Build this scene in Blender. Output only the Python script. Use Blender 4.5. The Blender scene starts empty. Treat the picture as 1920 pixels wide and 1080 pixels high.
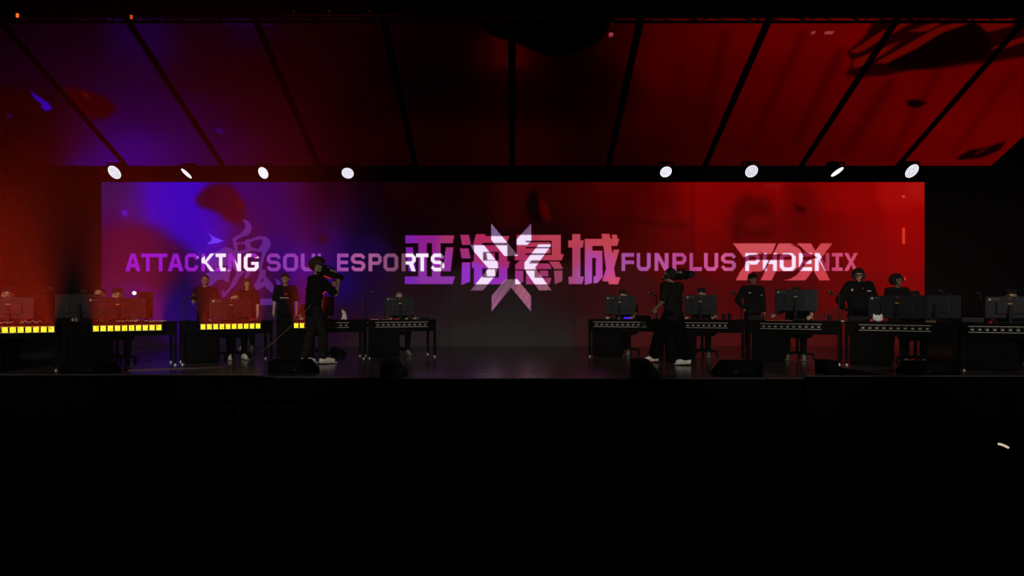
import bpy, bmesh, math, random
import numpy as np
from mathutils import Vector, Matrix
random.seed(7)
S = bpy.context.scene
C = S.collection
PI = math.pi

# ------------------------------------------------------------------ camera, world, exposure, large lights
F = 1200.0            # focal length in pixels of the 1920 wide frame
HY = 573.0            # horizon row
HC = 1.02             # camera height over the stage floor
cam_d = bpy.data.cameras.new('camera'); cam = bpy.data.objects.new('camera', cam_d); C.objects.link(cam)
cam_d.sensor_width = 36.0; cam_d.lens = 36.0 * F / 1920.0
cam_d.shift_y = (HY - 540.0) / 1920.0
cam_d.clip_start = 0.05; cam_d.clip_end = 200
cam.location = (0, 0, HC); cam.rotation_euler = (PI / 2, 0, 0)
S.camera = cam
W = bpy.data.worlds.new('world'); S.world = W; W.use_nodes = True
W.node_tree.nodes['Background'].inputs[0].default_value = (0, 0, 0, 1)
W.node_tree.nodes['Background'].inputs[1].default_value = 0.0
S.view_settings.view_transform = 'Standard'; S.view_settings.look = 'None'
S.view_settings.gamma = 1.0; S.view_settings.exposure = 0.0; S.view_settings.use_curve_mapping = False
S.cycles.use_denoising = True
S.cycles.volume_bounces = 0
S.cycles.max_bounces = 6
S.cycles.sample_clamp_indirect = 4.0

def aim(o, target):
    d = Vector(target) - o.location
    o.rotation_euler = d.to_track_quat('-Z', 'Y').to_euler()

def spot(name, loc, target, power, col=(1, 1, 1), ang=40, blend=0.6, size=0.15):
    l = bpy.data.lights.new(name, 'SPOT'); l.energy = power; l.color = col
    l.spot_size = math.radians(ang); l.spot_blend = blend; l.shadow_soft_size = size
    o = bpy.data.objects.new(name, l); C.objects.link(o); o.location = loc; aim(o, target)
    return o
WASH = 3500
# front-of-house wash lamps, high up behind the audience
for wx, wp in ((-7.6, 1.0), (-3.9, 1.0), (0.0, 0.55), (3.9, 1.0), (7.6, 1.0)):
    spot('front_wash_lamp', (wx * 0.8, -6, 6.2), (wx, 11.6, 0.75), WASH * wp, (1.0, 0.94, 0.80), 17, 0.5)

def P(px, py, Y):
    return Vector(((px - 960) * Y / F, Y, HC - (py - HY) * Y / F))
def PX(X, Y): return 960 + X * F / Y
def PY(z, Y): return HY - (z - HC) * F / Y

# ------------------------------------------------------------------ materials
def lin(c):
    return tuple(((v / 255.0) / 12.92 if v / 255.0 <= 0.04045 else ((v / 255.0 + 0.055) / 1.055) ** 2.4) for v in c)
MATS = {}
def mat(name, col=(0.5, 0.5, 0.5), rough=0.6, metal=0.0, emit=None, es=1.0, noise=0.0, nscale=20, spec=0.5, bump=0.0):
    if name in MATS: return MATS[name]
    m = bpy.data.materials.new(name); m.use_nodes = True; nt = m.node_tree
    b = nt.nodes['Principled BSDF']
    b.inputs['Base Color'].default_value = (*col, 1); b.inputs['Roughness'].default_value = rough
    b.inputs['Metallic'].default_value = metal; b.inputs['Specular IOR Level'].default_value = spec
    if emit: b.inputs['Emission Color'].default_value = (*emit, 1); b.inputs['Emission Strength'].default_value = es
    if noise or bump:
        tc = nt.nodes.new('ShaderNodeTexCoord'); n = nt.nodes.new('ShaderNodeTexNoise')
        n.inputs['Scale'].default_value = nscale; n.inputs['Detail'].default_value = 5
        nt.links.new(tc.outputs['Object'], n.inputs['Vector'])
        if noise:
            r = nt.nodes.new('ShaderNodeValToRGB')
            r.color_ramp.elements[0].color = (*[v * (1 - noise) for v in col], 1)
            r.color_ramp.elements[1].color = (*[min(1, v * (1 + noise)) for v in col], 1)
            r.color_ramp.elements[0].position = 0.3; r.color_ramp.elements[1].position = 0.7
            nt.links.new(n.outputs['Fac'], r.inputs['Fac']); nt.links.new(r.outputs['Color'], b.inputs['Base Color'])
        if bump:
            bp = nt.nodes.new('ShaderNodeBump'); bp.inputs['Strength'].default_value = bump; bp.inputs['Distance'].default_value = 0.01
            nt.links.new(n.outputs['Fac'], bp.inputs['Height']); nt.links.new(bp.outputs['Normal'], b.inputs['Normal'])
    MATS[name] = m
    return m
BLACKM = mat('black_metal', (0.003, 0.003, 0.003), 0.6, 0.0, noise=0.2, spec=0.03)
BLACKW = mat('black_laminate', (0.0018, 0.0018, 0.002), 0.6, noise=0.2, spec=0.03)
DRAPE = mat('black_drape', (0.002, 0.002, 0.002), 0.95, noise=0.3, nscale=4, spec=0.0)
SILVER = mat('zinc_foot', (0.6, 0.6, 0.6), 0.35, 0.6, noise=0.1)
PLAST = mat('black_plastic', (0.006, 0.006, 0.007), 0.5, noise=0.15, spec=0.15)
MONM = mat('monitor_shell', (0.016, 0.016, 0.021), 0.45, noise=0.1, nscale=8, spec=0.2)
RAIL = mat('bar_aluminium', (0.30, 0.265, 0.235), 0.5, 0.2, noise=0.15)
WHITEP = mat('white_print', (0.75, 0.78, 0.75), 0.6, noise=0.05)
YELLOWP = mat('yellow_sticker', (0.55, 0.4, 0.05), 0.6, noise=0.05)
REDP = mat('red_print', (0.55, 0.03, 0.04), 0.6, noise=0.05)
SPKM = mat('speaker_shell', (0.0015, 0.0015, 0.0015), 0.8, noise=0.2, spec=0.02)
SPKG = mat('speaker_shell_grey', (0.014, 0.017, 0.012), 0.8, noise=0.2, spec=0.05)
SKIN = mat('skin', (0.52, 0.33, 0.20), 0.6, noise=0.08, nscale=30)
SKIND = mat('skin_tanned', (0.26, 0.14, 0.08), 0.6, noise=0.08, nscale=30)
HAIR = mat('black_hair', (0.010, 0.008, 0.007), 0.7, noise=0.4, nscale=60, bump=0.6, spec=0.2)
HAIRB = mat('brown_hair', (0.028, 0.013, 0.006), 0.7, noise=0.4, nscale=60, bump=0.6, spec=0.2)
HAIRG = mat('grey_knit', (0.12, 0.12, 0.13), 0.8, noise=0.3, nscale=60, bump=0.5, spec=0.2)
CLOTH = mat('black_cloth', (0.006, 0.006, 0.0065), 0.9, noise=0.25, nscale=15, bump=0.3, spec=0.02)
CLOTHG = mat('charcoal_cloth', (0.014, 0.012, 0.011), 0.9, noise=0.25, nscale=15, bump=0.3, spec=0.03)
JEANS = mat('black_trousers', (0.0025, 0.0025, 0.003), 0.9, noise=0.25, nscale=15, bump=0.3, spec=0.0)
SHOEW = mat('white_leather', (0.75, 0.72, 0.66), 0.5, noise=0.12, nscale=25)
SHOEG = mat('grey_canvas', (0.14, 0.14, 0.13), 0.7, noise=0.15, nscale=25)
SOLE = mat('rubber_sole', (0.5, 0.48, 0.42), 0.7, noise=0.1)
EYEM = mat('eye_dark', (0.02, 0.015, 0.012), 0.3, noise=0.05)
PLUSH = mat('white_plush', (0.8, 0.78, 0.8), 0.95, noise=0.1, nscale=40, bump=0.6)
LENS = mat('lens_glass', (0.02, 0.02, 0.03), 0.1, noise=0.05, spec=0.8)
METG = mat('grey_camera_metal', (0.45, 0.43, 0.30), 0.35, 0.5, noise=0.3, nscale=14)

# ------------------------------------------------------------------ object helpers
def link(name, me, m=None, parent=None):
    o = bpy.data.objects.new(name, me); C.objects.link(o)
    if m is not None:
        for mm in (m if isinstance(m, (list, tuple)) else [m]): me.materials.append(mm)
    if parent: o.parent = parent
    return o
def obj(name, bm, m=None, parent=None, smooth=False):
    me = bpy.data.meshes.new(name); bm.normal_update(); bm.to_mesh(me); bm.free()
    if smooth:
        for p in me.polygons: p.use_smooth = True
    return link(name, me, m, parent)
def tag(o, label=None, cat=None, group=None, kind=None):
    if label: o['label'] = label
    if cat: o['category'] = cat
    if group: o['group'] = group
    if kind: o['kind'] = kind
    return o
def thing(name, label, cat, loc=(0, 0, 0), rz=0, group=None):
    o = bpy.data.objects.new(name, None); C.objects.link(o); o.empty_display_size = 0.1
    o.location = loc; o.rotation_euler = (0, 0, rz)
    return tag(o, label, cat, group)
def struct(name, bm, m): return tag(obj(name, bm, m), kind='structure')
def box(bm, c, s, rot=None, bev=0.0):
    M = Matrix.Translation(Vector(c)) @ (rot.to_4x4() if rot is not None else Matrix.Identity(4)) @ Matrix.Diagonal((s[0], s[1], s[2], 1))
    r = bmesh.ops.create_cube(bm, size=1.0, matrix=M)
    if bev > 0:
        es = list({e for v in r['verts'] for e in v.link_edges})
        bmesh.ops.bevel(bm, geom=es, offset=bev, segments=2, profile=0.6, affect='EDGES')
def cyl(bm, a, b, r0, r1=None, seg=12, caps=True):
    a = Vector(a); b = Vector(b); d = b - a
    if d.length < 1e-6: return
    r1 = r0 if r1 is None else r1
    M = Matrix.Translation((a + b) / 2) @ d.to_track_quat('Z', 'Y').to_matrix().to_4x4()
    bmesh.ops.create_cone(bm, cap_ends=caps, segments=seg, radius1=r0, radius2=r1, depth=d.length, matrix=M)
def ball(bm, c, r, rot=None, u=14, v=9):
    if not isinstance(r, (tuple, list)): r = (r, r, r)
    M = Matrix.Translation(Vector(c)) @ (rot.to_4x4() if rot is not None else Matrix.Identity(4)) @ Matrix.Diagonal((r[0], r[1], r[2], 1))
    bmesh.ops.create_uvsphere(bm, u_segments=u, v_segments=v, radius=1.0, matrix=M)
def limb(bm, pts, rs, seg=12):
    for i in range(len(pts) - 1): cyl(bm, pts[i], pts[i + 1], rs[i], rs[i + 1], seg)
    for p, r in zip(pts, rs): ball(bm, p, r, u=seg, v=8)
def tube(bm, pts, r, seg=8):
    limb(bm, pts, [r] * len(pts), seg)
def prism(bm, prof, axis, a, b):
    """profile list of 2-D points extruded along axis ('x' or 'y' or 'z') from a to b"""
    def mk(p, t):
        return {'x': (t, p[0], p[1]), 'y': (p[0], t, p[1]), 'z': (p[0], p[1], t)}[axis]
    v0 = [bm.verts.new(mk(p, a)) for p in prof]; v1 = [bm.verts.new(mk(p, b)) for p in prof]
    bm.faces.new(v0); bm.faces.new(list(reversed(v1)))
    n = len(prof)
    for i in range(n): bm.faces.new((v0[i], v1[i], v1[(i + 1) % n], v0[(i + 1) % n]))
    bmesh.ops.recalc_face_normals(bm, faces=bm.faces[:])
def remesh(bm, name, voxel, smooth_it=3):
    """fuse overlapping closed shapes into one continuous skin"""
    me = bpy.data.meshes.new(name); bm.to_mesh(me); bm.free()
    o = bpy.data.objects.new(name + '_tmp', me); C.objects.link(o)
    md = o.modifiers.new('r', 'REMESH'); md.mode = 'VOXEL'; md.voxel_size = voxel; md.adaptivity = 0
    if smooth_it:
        sm = o.modifiers.new('s', 'SMOOTH'); sm.iterations = smooth_it; sm.factor = 0.5
    dg = bpy.context.evaluated_depsgraph_get()
    me2 = bpy.data.meshes.new_from_object(o.evaluated_get(dg)); me2.name = name
    bpy.data.objects.remove(o); bpy.data.meshes.remove(me)
    for p in me2.polygons: p.use_smooth = True
    return me2
def B(): return bmesh.new()

# ================================================================== LED wall picture (what the screen shows)
def fillpoly(shape, pts, ss, ox, oy):
    """antialias-ready mask: even-odd fill of pts (photo units) on a grid with origin ox,oy and ss samples per unit"""
    h, w = shape; out = np.zeros(shape, bool)
    p = np.array([((x - ox) * ss, (y - oy) * ss) for x, y in pts])
    y0 = max(0, int(math.floor(p[:, 1].min()))); y1 = min(h - 1, int(math.ceil(p[:, 1].max())))
    n = len(p)
    for r in range(y0, y1 + 1):
        yc = r + 0.5; xs = []
        for i in range(n):
            xa, ya = p[i]; xb, yb = p[(i + 1) % n]
            if (ya <= yc) != (yb <= yc): xs.append(xa + (yc - ya) * (xb - xa) / (yb - ya))
        xs.sort()
        for k in range(0, len(xs) - 1, 2):
            a = max(0, int(round(xs[k]))); b = min(w, int(round(xs[k + 1])))
            if b > a: out[r, a:b] ^= True
    return out
class Raster:
    def __init__(s, x0, y0, x1, y1, ss=3):
        s.x0, s.y0, s.w, s.h, s.ss = x0, y0, int(x1 - x0), int(y1 - y0), ss
        s.yy, s.xx = np.mgrid[0:s.h, 0:s.w].astype(np.float32)
        s.xx += x0 + 0.5; s.yy += y0 + 0.5
        s.img = np.zeros((s.h, s.w, 3), np.float32)
    def mask(s, polys, holes=()):
        xs = [p[0] for q in polys for p in q]; ys = [p[1] for q in polys for p in q]
        bx0 = max(s.x0, int(min(xs)) - 2); bx1 = min(s.x0 + s.w, int(max(xs)) + 3)
        by0 = max(s.y0, int(min(ys)) - 2); by1 = min(s.y0 + s.h, int(max(ys)) + 3)
        m = np.zeros((s.h, s.w), np.float32)
        if bx1 <= bx0 or by1 <= by0: return m
        sh = ((by1 - by0) * s.ss, (bx1 - bx0) * s.ss); acc = np.zeros(sh, bool)
        for q in polys: acc |= fillpoly(sh, q, s.ss, bx0, by0)
        for q in holes: acc &= ~fillpoly(sh, q, s.ss, bx0, by0)
        m[by0 - s.y0:by1 - s.y0, bx0 - s.x0:bx1 - s.x0] = acc.reshape(by1 - by0, s.ss, bx1 - bx0, s.ss).mean((1, 3))
        return m
    def blur(s, m, r):
        r = int(r)
        for ax in (0, 1):
            for _ in range(2):
                pad = [(0, 0), (0, 0)]; pad[ax] = (r + 1, r)
                c = np.cumsum(np.pad(m, pad, mode='edge'), axis=ax)
                m = (c[2 * r + 1:] - c[:-2 * r - 1]) / (2 * r + 1) if ax == 0 else (c[:, 2 * r + 1:] - c[:, :-2 * r - 1]) / (2 * r + 1)
        return m
    def mix(s, m, col, a=1.0):
        c = np.asarray(col, np.float32)
        if c.ndim == 1: c = c[None, None, :]
        k = (m * a)[..., None]; s.img = s.img * (1 - k) + c * k
    def field(s, pts, sx, sy):
        num = np.zeros((s.h, s.w, 3), np.float32); den = np.full((s.h, s.w), 1e-9, np.float32)
        for x, y, c in pts:
            w = np.exp(-((s.xx - x) / sx) ** 2 / 2 - ((s.yy - y) / sy) ** 2 / 2) + 1e-7
            num += w[..., None] * np.array(c, np.float32); den += w
        return num / den[..., None]
    def ramp(s, stops):
        xs = [p[0] for p in stops]
        return np.stack([np.interp(s.xx, xs, [p[1][k] for p in stops]) for k in range(3)], -1).astype(np.float32)
    def linear(s):
        v = np.clip(s.img, 0, 255) / 255.0
        return np.where(v <= 0.04045, v / 12.92, ((v + 0.055) / 1.055) ** 2.4).astype(np.float32)
def T(pts, ox, oy, k): return [(ox + x / k, oy + y / k) for x, y in pts]

# ---- block letters, unit box 0..100 x 0..100 (y down)
def R_(a, b, c, d): return [(a, b), (c, b), (c, d), (a, d)]
OUT = [(22, 0), (78, 0), (100, 20), (100, 80), (78, 100), (22, 100), (0, 80), (0, 20)]
INN = [(32, 20), (68, 20), (75, 28), (75, 72), (68, 80), (32, 80), (25, 72), (25, 28)]
INN_G = [(32, 20), (68, 20), (75, 28), (75, 47), (50, 47), (50, 64), (75, 64), (75, 72), (68, 80), (32, 80), (25, 72), (25, 28)]
G = {
 'A': ([[(36, 0), (66, 0), (100, 100), (73, 100), (66, 78), (34, 78), (27, 100), (0, 100)]], [[(50, 22), (60, 57), (40, 57)]]),
 'T': ([R_(0, 0, 100, 21), R_(36, 0, 64, 100)], []),
 'C': ([OUT], [INN, [(60, 38), (101, 38), (101, 66), (60, 66)], [(75, 33), (88, 38), (101, 28), (101, 38), (75, 40)]]),
 'K': ([R_(0, 0, 27, 100), [(27, 40), (68, 0), (100, 0), (55, 47), (100, 100), (67, 100), (27, 58)]], []),
 'I': ([R_(0, 0, 100, 20), R_(0, 80, 100, 100), R_(34, 0, 66, 100)], []),
 'N': ([R_(0, 0, 27, 100), R_(73, 0, 100, 100), [(0, 0), (30, 0), (100, 100), (70, 100)]], []),
 'G': ([OUT, R_(50, 47, 100, 64)], [INN_G, [(60, 28), (101, 26), (101, 47), (60, 47)], R_(50, 33, 75, 47)]),
 'S': ([[(22, 0), (78, 0), (100, 20), (84, 34), (70, 20), (32, 20), (25, 27), (25, 34), (32, 40), (80, 42), (100, 58), (100, 80), (78, 100), (22, 100), (0, 80), (16, 67), (30, 80), (68, 80), (75, 73), (75, 66), (68, 60), (20, 58), (0, 42), (0, 20)]], []),
 'O': ([OUT], [INN]),
 'U': ([[(0, 0), (26, 0), (26, 70), (33, 78), (67, 78), (74, 70), (74, 0), (100, 0), (100, 78), (78, 100), (22, 100), (0, 78)]], []),
 'L': ([R_(0, 0, 28, 100), R_(0, 78, 100, 100)], []),
 'E': ([R_(0, 0, 28, 100), R_(0, 0, 100, 21), R_(0, 40, 96, 60), R_(0, 79, 100, 100)], []),
 'P': ([[(0, 0), (78, 0), (100, 20), (100, 46), (80, 64), (28, 64), (28, 100), (0, 100)]], [[(28, 20), (68, 20), (74, 26), (74, 40), (68, 45), (28, 45)]]),
 'R': ([[(0, 0), (78, 0), (100, 20), (100, 44), (82, 58), (100, 100), (72, 100), (52, 62), (28, 62), (28, 100), (0, 100)]], [[(28, 20), (68, 20), (74, 26), (74, 38), (68, 44), (28, 44)]]),
 'F': ([R_(0, 0, 30, 100), R_(0, 0, 100, 22), R_(0, 42, 100, 62)], []),
 'H': ([R_(0, 0, 28, 100), R_(72, 0, 100, 100), R_(0, 40, 100, 61)], []),
 'X': ([[(0, 0), (30, 0), (50, 34), (70, 0), (100, 0), (64, 50), (100, 100), (70, 100), (50, 66), (30, 100), (0, 100), (36, 50)]], []),
}
def glyph(R, ch, x0, x1, y0, y1):
    f = lambda q: [(x0 + (x1 - x0) * x / 100.0, y0 + (y1 - y0) * y / 100.0) for x, y in q]
    a, h = G[ch]; return R.mask([f(q) for q in a], [f(q) for q in h])

WX0, WX1, WY0, WY1 = 190, 1734, 341, 652
def wall_picture():
    R = Raster(WX0, WY0, WX1, WY1, 3)
    pts = [(205, 360, (50, 12, 78)), (260, 385, (52, 8, 105)), (300, 365, (54, 4, 160)), (310, 400, (56, 0, 175)), (350, 360, (58, 0, 178)), (350, 420, (56, 0, 165)),
     (400, 450, (52, 0, 140)), (215, 420, (62, 0, 78)), (230, 470, (78, 0, 50)), (210, 540, (72, 0, 62)), (270, 470, (76, 0, 44)), (300, 440, (66, 0, 90)), (300, 520, (92, 0, 30)), (330, 480, (70, 0, 70)), (260, 545, (84, 0, 95)),
     (200, 600, (60, 0, 60)), (300, 580, (70, 0, 95)), (350, 540, (40, 0, 60)), (340, 500, (55, 0, 70)), (330, 560, (50, 0, 90)), (390, 500, (46, 0, 90)), (440, 470, (55, 0, 60)), (440, 530, (75, 0, 45)),
     (420, 350, (50, 0, 110)), (460, 355, (52, 0, 92)), (480, 400, (60, 0, 78)), (500, 370, (55, 0, 90)), (530, 400, (60, 0, 88)), (530, 470, (50, 0, 100)), (500, 520, (70, 0, 60)), (550, 360, (62, 0, 72)), (575, 380, (58, 0, 45)), (560, 430, (50, 0, 80)), (560, 500, (45, 0, 110)), (590, 360, (36, 0, 22)), (590, 410, (36, 0, 45)),
     (620, 360, (25, 0, 14)), (640, 400, (26, 0, 40)), (620, 450, (32, 0, 75)), (620, 490, (24, 0, 92)), (640, 540, (24, 0, 84)), (680, 370, (14, 0, 12)), (680, 420, (14, 0, 30)), (680, 470, (22, 0, 55)), (690, 520, (24, 0, 42)), (700, 560, (26, 4, 36)), (650, 590, (30, 5, 30)), (570, 560, (40, 0, 80)), (560, 610, (32, 14, 26)), (460, 600, (55, 8, 40)), (460, 640, (34, 14, 26)), (250, 640, (38, 6, 26)),
     (720, 400, (14, 0, 6)), (750, 370, (22, 0, 2)), (800, 370, (18, 0, 2)), (760, 430, (12, 0, 4)), (760, 540, (28, 6, 18)), (700, 630, (32, 22, 24)), (800, 560, (26, 10, 16)), (840, 400, (18, 0, 2)), (850, 580, (30, 20, 22)), (800, 630, (32, 24, 25)), (860, 440, (16, 0, 4)),
     (900, 380, (20, 0, 0)), (900, 560, (30, 18, 20)), (960, 380, (42, 0, 0)), (960, 470, (22, 0, 4)), (960, 560, (28, 18, 20)), (960, 600, (30, 27, 25)), (960, 640, (36, 34, 30)), (880, 640, (34, 31, 28)), (1040, 640, (34, 31, 28)), (1040, 600, (32, 22, 22)), (1030, 380, (38, 0, 0)), (1040, 430, (22, 0, 2)), (1080, 380, (50, 0, 0)), (1080, 420, (40, 0, 0)), (1060, 560, (36, 12, 14)), (1110, 560, (44, 8, 10)), (1110, 630, (44, 18, 18)),
     (1140, 380, (72, 2, 2)), (1150, 430, (58, 0, 0)), (1200, 380, (70, 0, 0)), (1200, 440, (68, 0, 0)), (1180, 550, (56, 6, 8)), (1200, 630, (60, 15, 16)), (1250, 370, (84, 0, 0)), (1260, 430, (90, 0, 0)), (1260, 480, (80, 0, 0)), (1290, 550, (68, 4, 6)), (1300, 630, (64, 12, 12)), (1300, 360, (128, 0, 0)), (1320, 400, (122, 0, 0)), (1330, 450, (108, 0, 0)), (1360, 490, (86, 0, 0)), (1380, 370, (124, 0, 0)), (1400, 400, (98, 0, 0)), (1400, 430, (92, 0, 0)), (1400, 550, (72, 2, 4)), (1420, 630, (66, 10, 10)),
     (1450, 370, (124, 0, 0)), (1460, 420, (98, 0, 0)), (1500, 400, (100, 0, 0)), (1500, 440, (96, 0, 0)), (1500, 550, (72, 0, 2)), (1500, 630, (70, 10, 10)), (1540, 370, (126, 2, 0)), (1560, 430, (110, 0, 0)), (1570, 540, (94, 0, 0)), (1600, 370, (138, 2, 2)), (1620, 420, (128, 0, 0)), (1640, 480, (124, 0, 0)), (1640, 550, (108, 0, 0)), (1690, 360, (160, 8, 6)), (1700, 420, (148, 0, 0)), (1700, 480, (136, 0, 0)), (1700, 540, (120, 0, 0)), (1700, 620, (70, 8, 8)), (1580, 620, (66, 8, 8))]
    pts = [(x, y, (c[0] * (0.60 if x < 540 else (0.85 if x < 600 else 1)), c[1], min(200, c[2] * (1.08 if c[2] > 100 else 1)))) for x, y, c in pts]
    R.img = R.field(pts, 22, 20)
    # soft shapes of the background art
    def soft(poly, col, r, a=1.0): R.mix(R.blur(R.mask([poly]), r), col, a)
    soft([(190, 425), (262, 420), (300, 440), (338, 470), (345, 520), (300, 535), (190, 530)], (58, 0, 44), 9, 0.75)
    soft([(283, 343), (388, 343), (374, 366), (382, 398), (408, 428), (424, 458), (392, 492), (352, 466), (312, 430), (280, 412), (268, 378)], (40, 0, 186), 9, 0.8)
    soft([(395, 345), (430, 343), (446, 362), (458, 380), (460, 410), (450, 422), (425, 414), (405, 396), (372, 388), (366, 372), (380, 356)], (48, 0, 22), 4, 0.95)
    soft([(444, 372), (456, 382), (456, 392), (446, 388)], (80, 4, 6), 3, 0.8)
    soft([(228, 394), (239, 394), (239, 405), (228, 405)], (80, 10, 200), 2, 0.9)
    soft([(595, 443), (616, 438), (612, 452), (598, 460)], (52, 0, 22), 3, 0.8)
    soft([(985, 385), (1000, 350), (1012, 372), (1024, 400), (1010, 420), (994, 414)], (6, 0, 2), 4, 0.9)
    soft([(1010, 370), (1022, 378), (1034, 412), (1024, 414), (1012, 398)], (92, 0, 0), 4, 0.7)
    soft([(1096, 350), (1190, 350), (1190, 460), (1160, 466), (1096, 430)], (46, 0, 0), 8, 0.4)
    soft([(1296, 344), (1300, 344), (1300, 480), (1296, 480)], (60, 0, 0), 3, 0.7)
    soft([(1150, 412), (1170, 404), (1240, 418), (1290, 420), (1290, 424), (1240, 424), (1165, 412)], (42, 0, 0), 2, 0.6)
    soft([(1372, 420), (1378, 380), (1398, 362), (1418, 374), (1434, 366), (1448, 384), (1444, 400), (1452, 420), (1452, 446), (1372, 448)], (70, 0, 0), 6, 0.7)
    soft([(1395, 408), (1420, 402), (1442, 408), (1448, 424), (1400, 430)], (112, 4, 4), 5, 0.6)
    soft([(1378, 420), (1384, 418), (1384, 452), (1378, 456)], (56, 0, 0), 2, 0.6)
    soft([(1478, 344), (1520, 344), (1540, 400), (1520, 450), (1474, 450)], (84, 0, 0), 10, 0.6)
    soft([(1487, 382), (1496, 386), (1512, 390), (1508, 398), (1498, 399), (1490, 393)], (46, 0, 0), 1, 0.9)
    soft([(1435, 345), (1462, 342), (1464, 358), (1450, 354), (1434, 352)], (140, 14, 14), 2, 0.5)
    soft([(1700, 341), (1734, 341), (1734, 372), (1700, 372)], (172, 22, 18), 12, 0.6)
    for x in (296, 399, 501, 603, 706, 843, 1075, 1120, 1223, 1326, 1429, 1532, 1635):   # seams of the LED cabinets
        R.mix(R.mask([R_(x, 341, x + 1.0, 652)]), (0, 0, 0), 0.08 if x not in (843, 1075) else 0.45)
    for q in (R_(1691, 366, 1697, 371), R_(1691.5, 427, 1697, 457), R_(1692, 520, 1698, 525)): R.mix(R.mask([q]), (226, 62, 44), 0.8)
    # ---- emblem on the left (brush character)
    k3 = lambda q: T(q, 370, 405, 6)
    soul = [[(103, 165), (140, 208), (200, 243), (300, 280), (220, 305), (106, 318), (160, 275), (163, 250)],
      [(500, 45), (545, 40), (585, 68), (608, 105), (610, 145), (590, 195), (560, 222), (500, 236), (450, 262), (432, 285), (445, 300), (530, 292), (548, 266), (600, 260), (650, 238), (715, 226), (770, 232), (810, 265), (827, 310), (812, 355), (778, 410), (748, 480), (738, 540), (715, 600), (690, 600), (700, 540), (715, 470), (735, 415), (690, 400), (600, 395), (560, 410), (545, 420), (430, 420), (412, 400), (418, 380), (400, 300), (398, 260), (420, 232), (480, 205), (530, 150), (545, 110), (535, 75)],
      [(330, 345), (405, 378), (420, 420), (350, 500), (340, 560), (250, 560), (120, 620), (85, 540), (120, 450), (180, 415)],
      [(100, 640), (180, 615), (270, 560), (345, 600), (372, 640), (350, 755), (275, 710), (210, 730), (150, 792), (108, 768)],
      [(400, 420), (500, 420), (480, 620), (545, 615), (470, 700), (435, 770), (375, 830), (295, 925), (272, 870), (288, 828), (310, 860), (350, 820), (440, 640), (380, 560)],
      [(550, 620), (590, 600), (600, 645), (560, 705), (520, 735)],
      [(690, 590), (775, 610), (765, 672), (830, 742), (862, 795), (856, 882), (800, 835), (760, 790), (660, 842), (635, 780), (682, 700), (700, 640)],
      [(875, 695), (942, 745), (932, 775), (895, 775)], [(690, 932), (880, 925), (885, 1000), (690, 1004)],
      [(10, 450), (28, 392), (36, 396), (22, 440), (28, 490), (14, 480)]]
    sholes = [[(450, 320), (530, 310), (552, 372), (500, 388), (455, 396)], [(590, 300), (660, 270), (732, 258), (734, 300), (690, 370), (612, 356)], [(698, 748), (742, 692), (745, 732)],
      [(440, 420), (470, 420), (500, 500), (480, 560), (440, 520)]]
    sm = R.mask([k3(q) for q in soul], [k3(q) for q in sholes])
    # ---- emblem on the right (slanted letters with a bird)
    kf = lambda q: T(q, 1360, 440, 7.385)
    fpx = [[(105, 120), (702, 120), (652, 245), (622, 272), (520, 268), (470, 272), (330, 280), (255, 318)],
      [(285, 375), (350, 348), (600, 350), (540, 470), (500, 508), (380, 510), (320, 545), (300, 632), (145, 632), (200, 520), (270, 430)],
      [(740, 120), (900, 120), (1000, 162), (1045, 220), (1078, 300), (1068, 370), (1030, 440), (950, 505), (702, 508), (642, 632), (487, 632), (622, 350), (900, 350), (925, 325), (915, 288), (880, 272), (662, 272), (690, 215)],
      [(985, 120), (1185, 120), (1245, 222), (1325, 120), (1482, 120), (1312, 345), (1450, 632), (1300, 632), (1215, 490), (1110, 632), (805, 632), (900, 612), (980, 565), (1060, 480), (1110, 400), (1180, 340), (1275, 322), (1215, 278), (1120, 245), (1060, 180)]]
    fh = [[(890, 140), (960, 150), (1020, 178), (1050, 210), (980, 172)], [(470, 235), (540, 262), (600, 285), (520, 275)], [(275, 412), (330, 395), (360, 392), (300, 408)], [(1085, 408), (1105, 400), (1090, 425)]]
    fm = R.mask([kf(q) for q in fpx], [kf(q) for q in fh])
    # ---- four characters
    k1 = lambda q: T(q, 720, 410, 8)
    k2 = lambda q: T(q, 940, 410, 8)
    ya = [k1(q) for q in ([(320, 250), (1058, 250), (1030, 368), (320, 368)], R_(515, 360, 642, 875), R_(720, 360, 848, 875), [(322, 430), (432, 430), (480, 790), (372, 790)], [(930, 430), (1042, 430), (1000, 790), (876, 790)], [(312, 868), (1065, 868), (1030, 982), (312, 982)])]
    hai = [k1(q) for q in ([(1142, 243), (1275, 243), (1305, 390), (1172, 396)], [(1137, 445), (1268, 445), (1300, 598), (1165, 598)], [(1168, 655), (1295, 655), (1290, 945), (1160, 996)],
       [(1380, 232), (1525, 232), (1515, 262), (1880, 262), (1845, 362), (1480, 362), (1465, 395), (1335, 395)],
       [(1350, 400), (1852, 400), (1850, 638), (1888, 640), (1868, 738), (1850, 745), (1850, 900), (1760, 985), (1350, 985), (1350, 742), (1318, 736), (1314, 645), (1350, 640)])]
    haih = [k1(q) for q in (R_(1485, 500, 1722, 630), R_(1475, 745, 1722, 882))]
    hai2 = [k1(q) for q in ([(1535, 515), (1655, 515), (1668, 622), (1552, 622)], [(1530, 760), (1665, 760), (1672, 865), (1545, 865)])]
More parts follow.
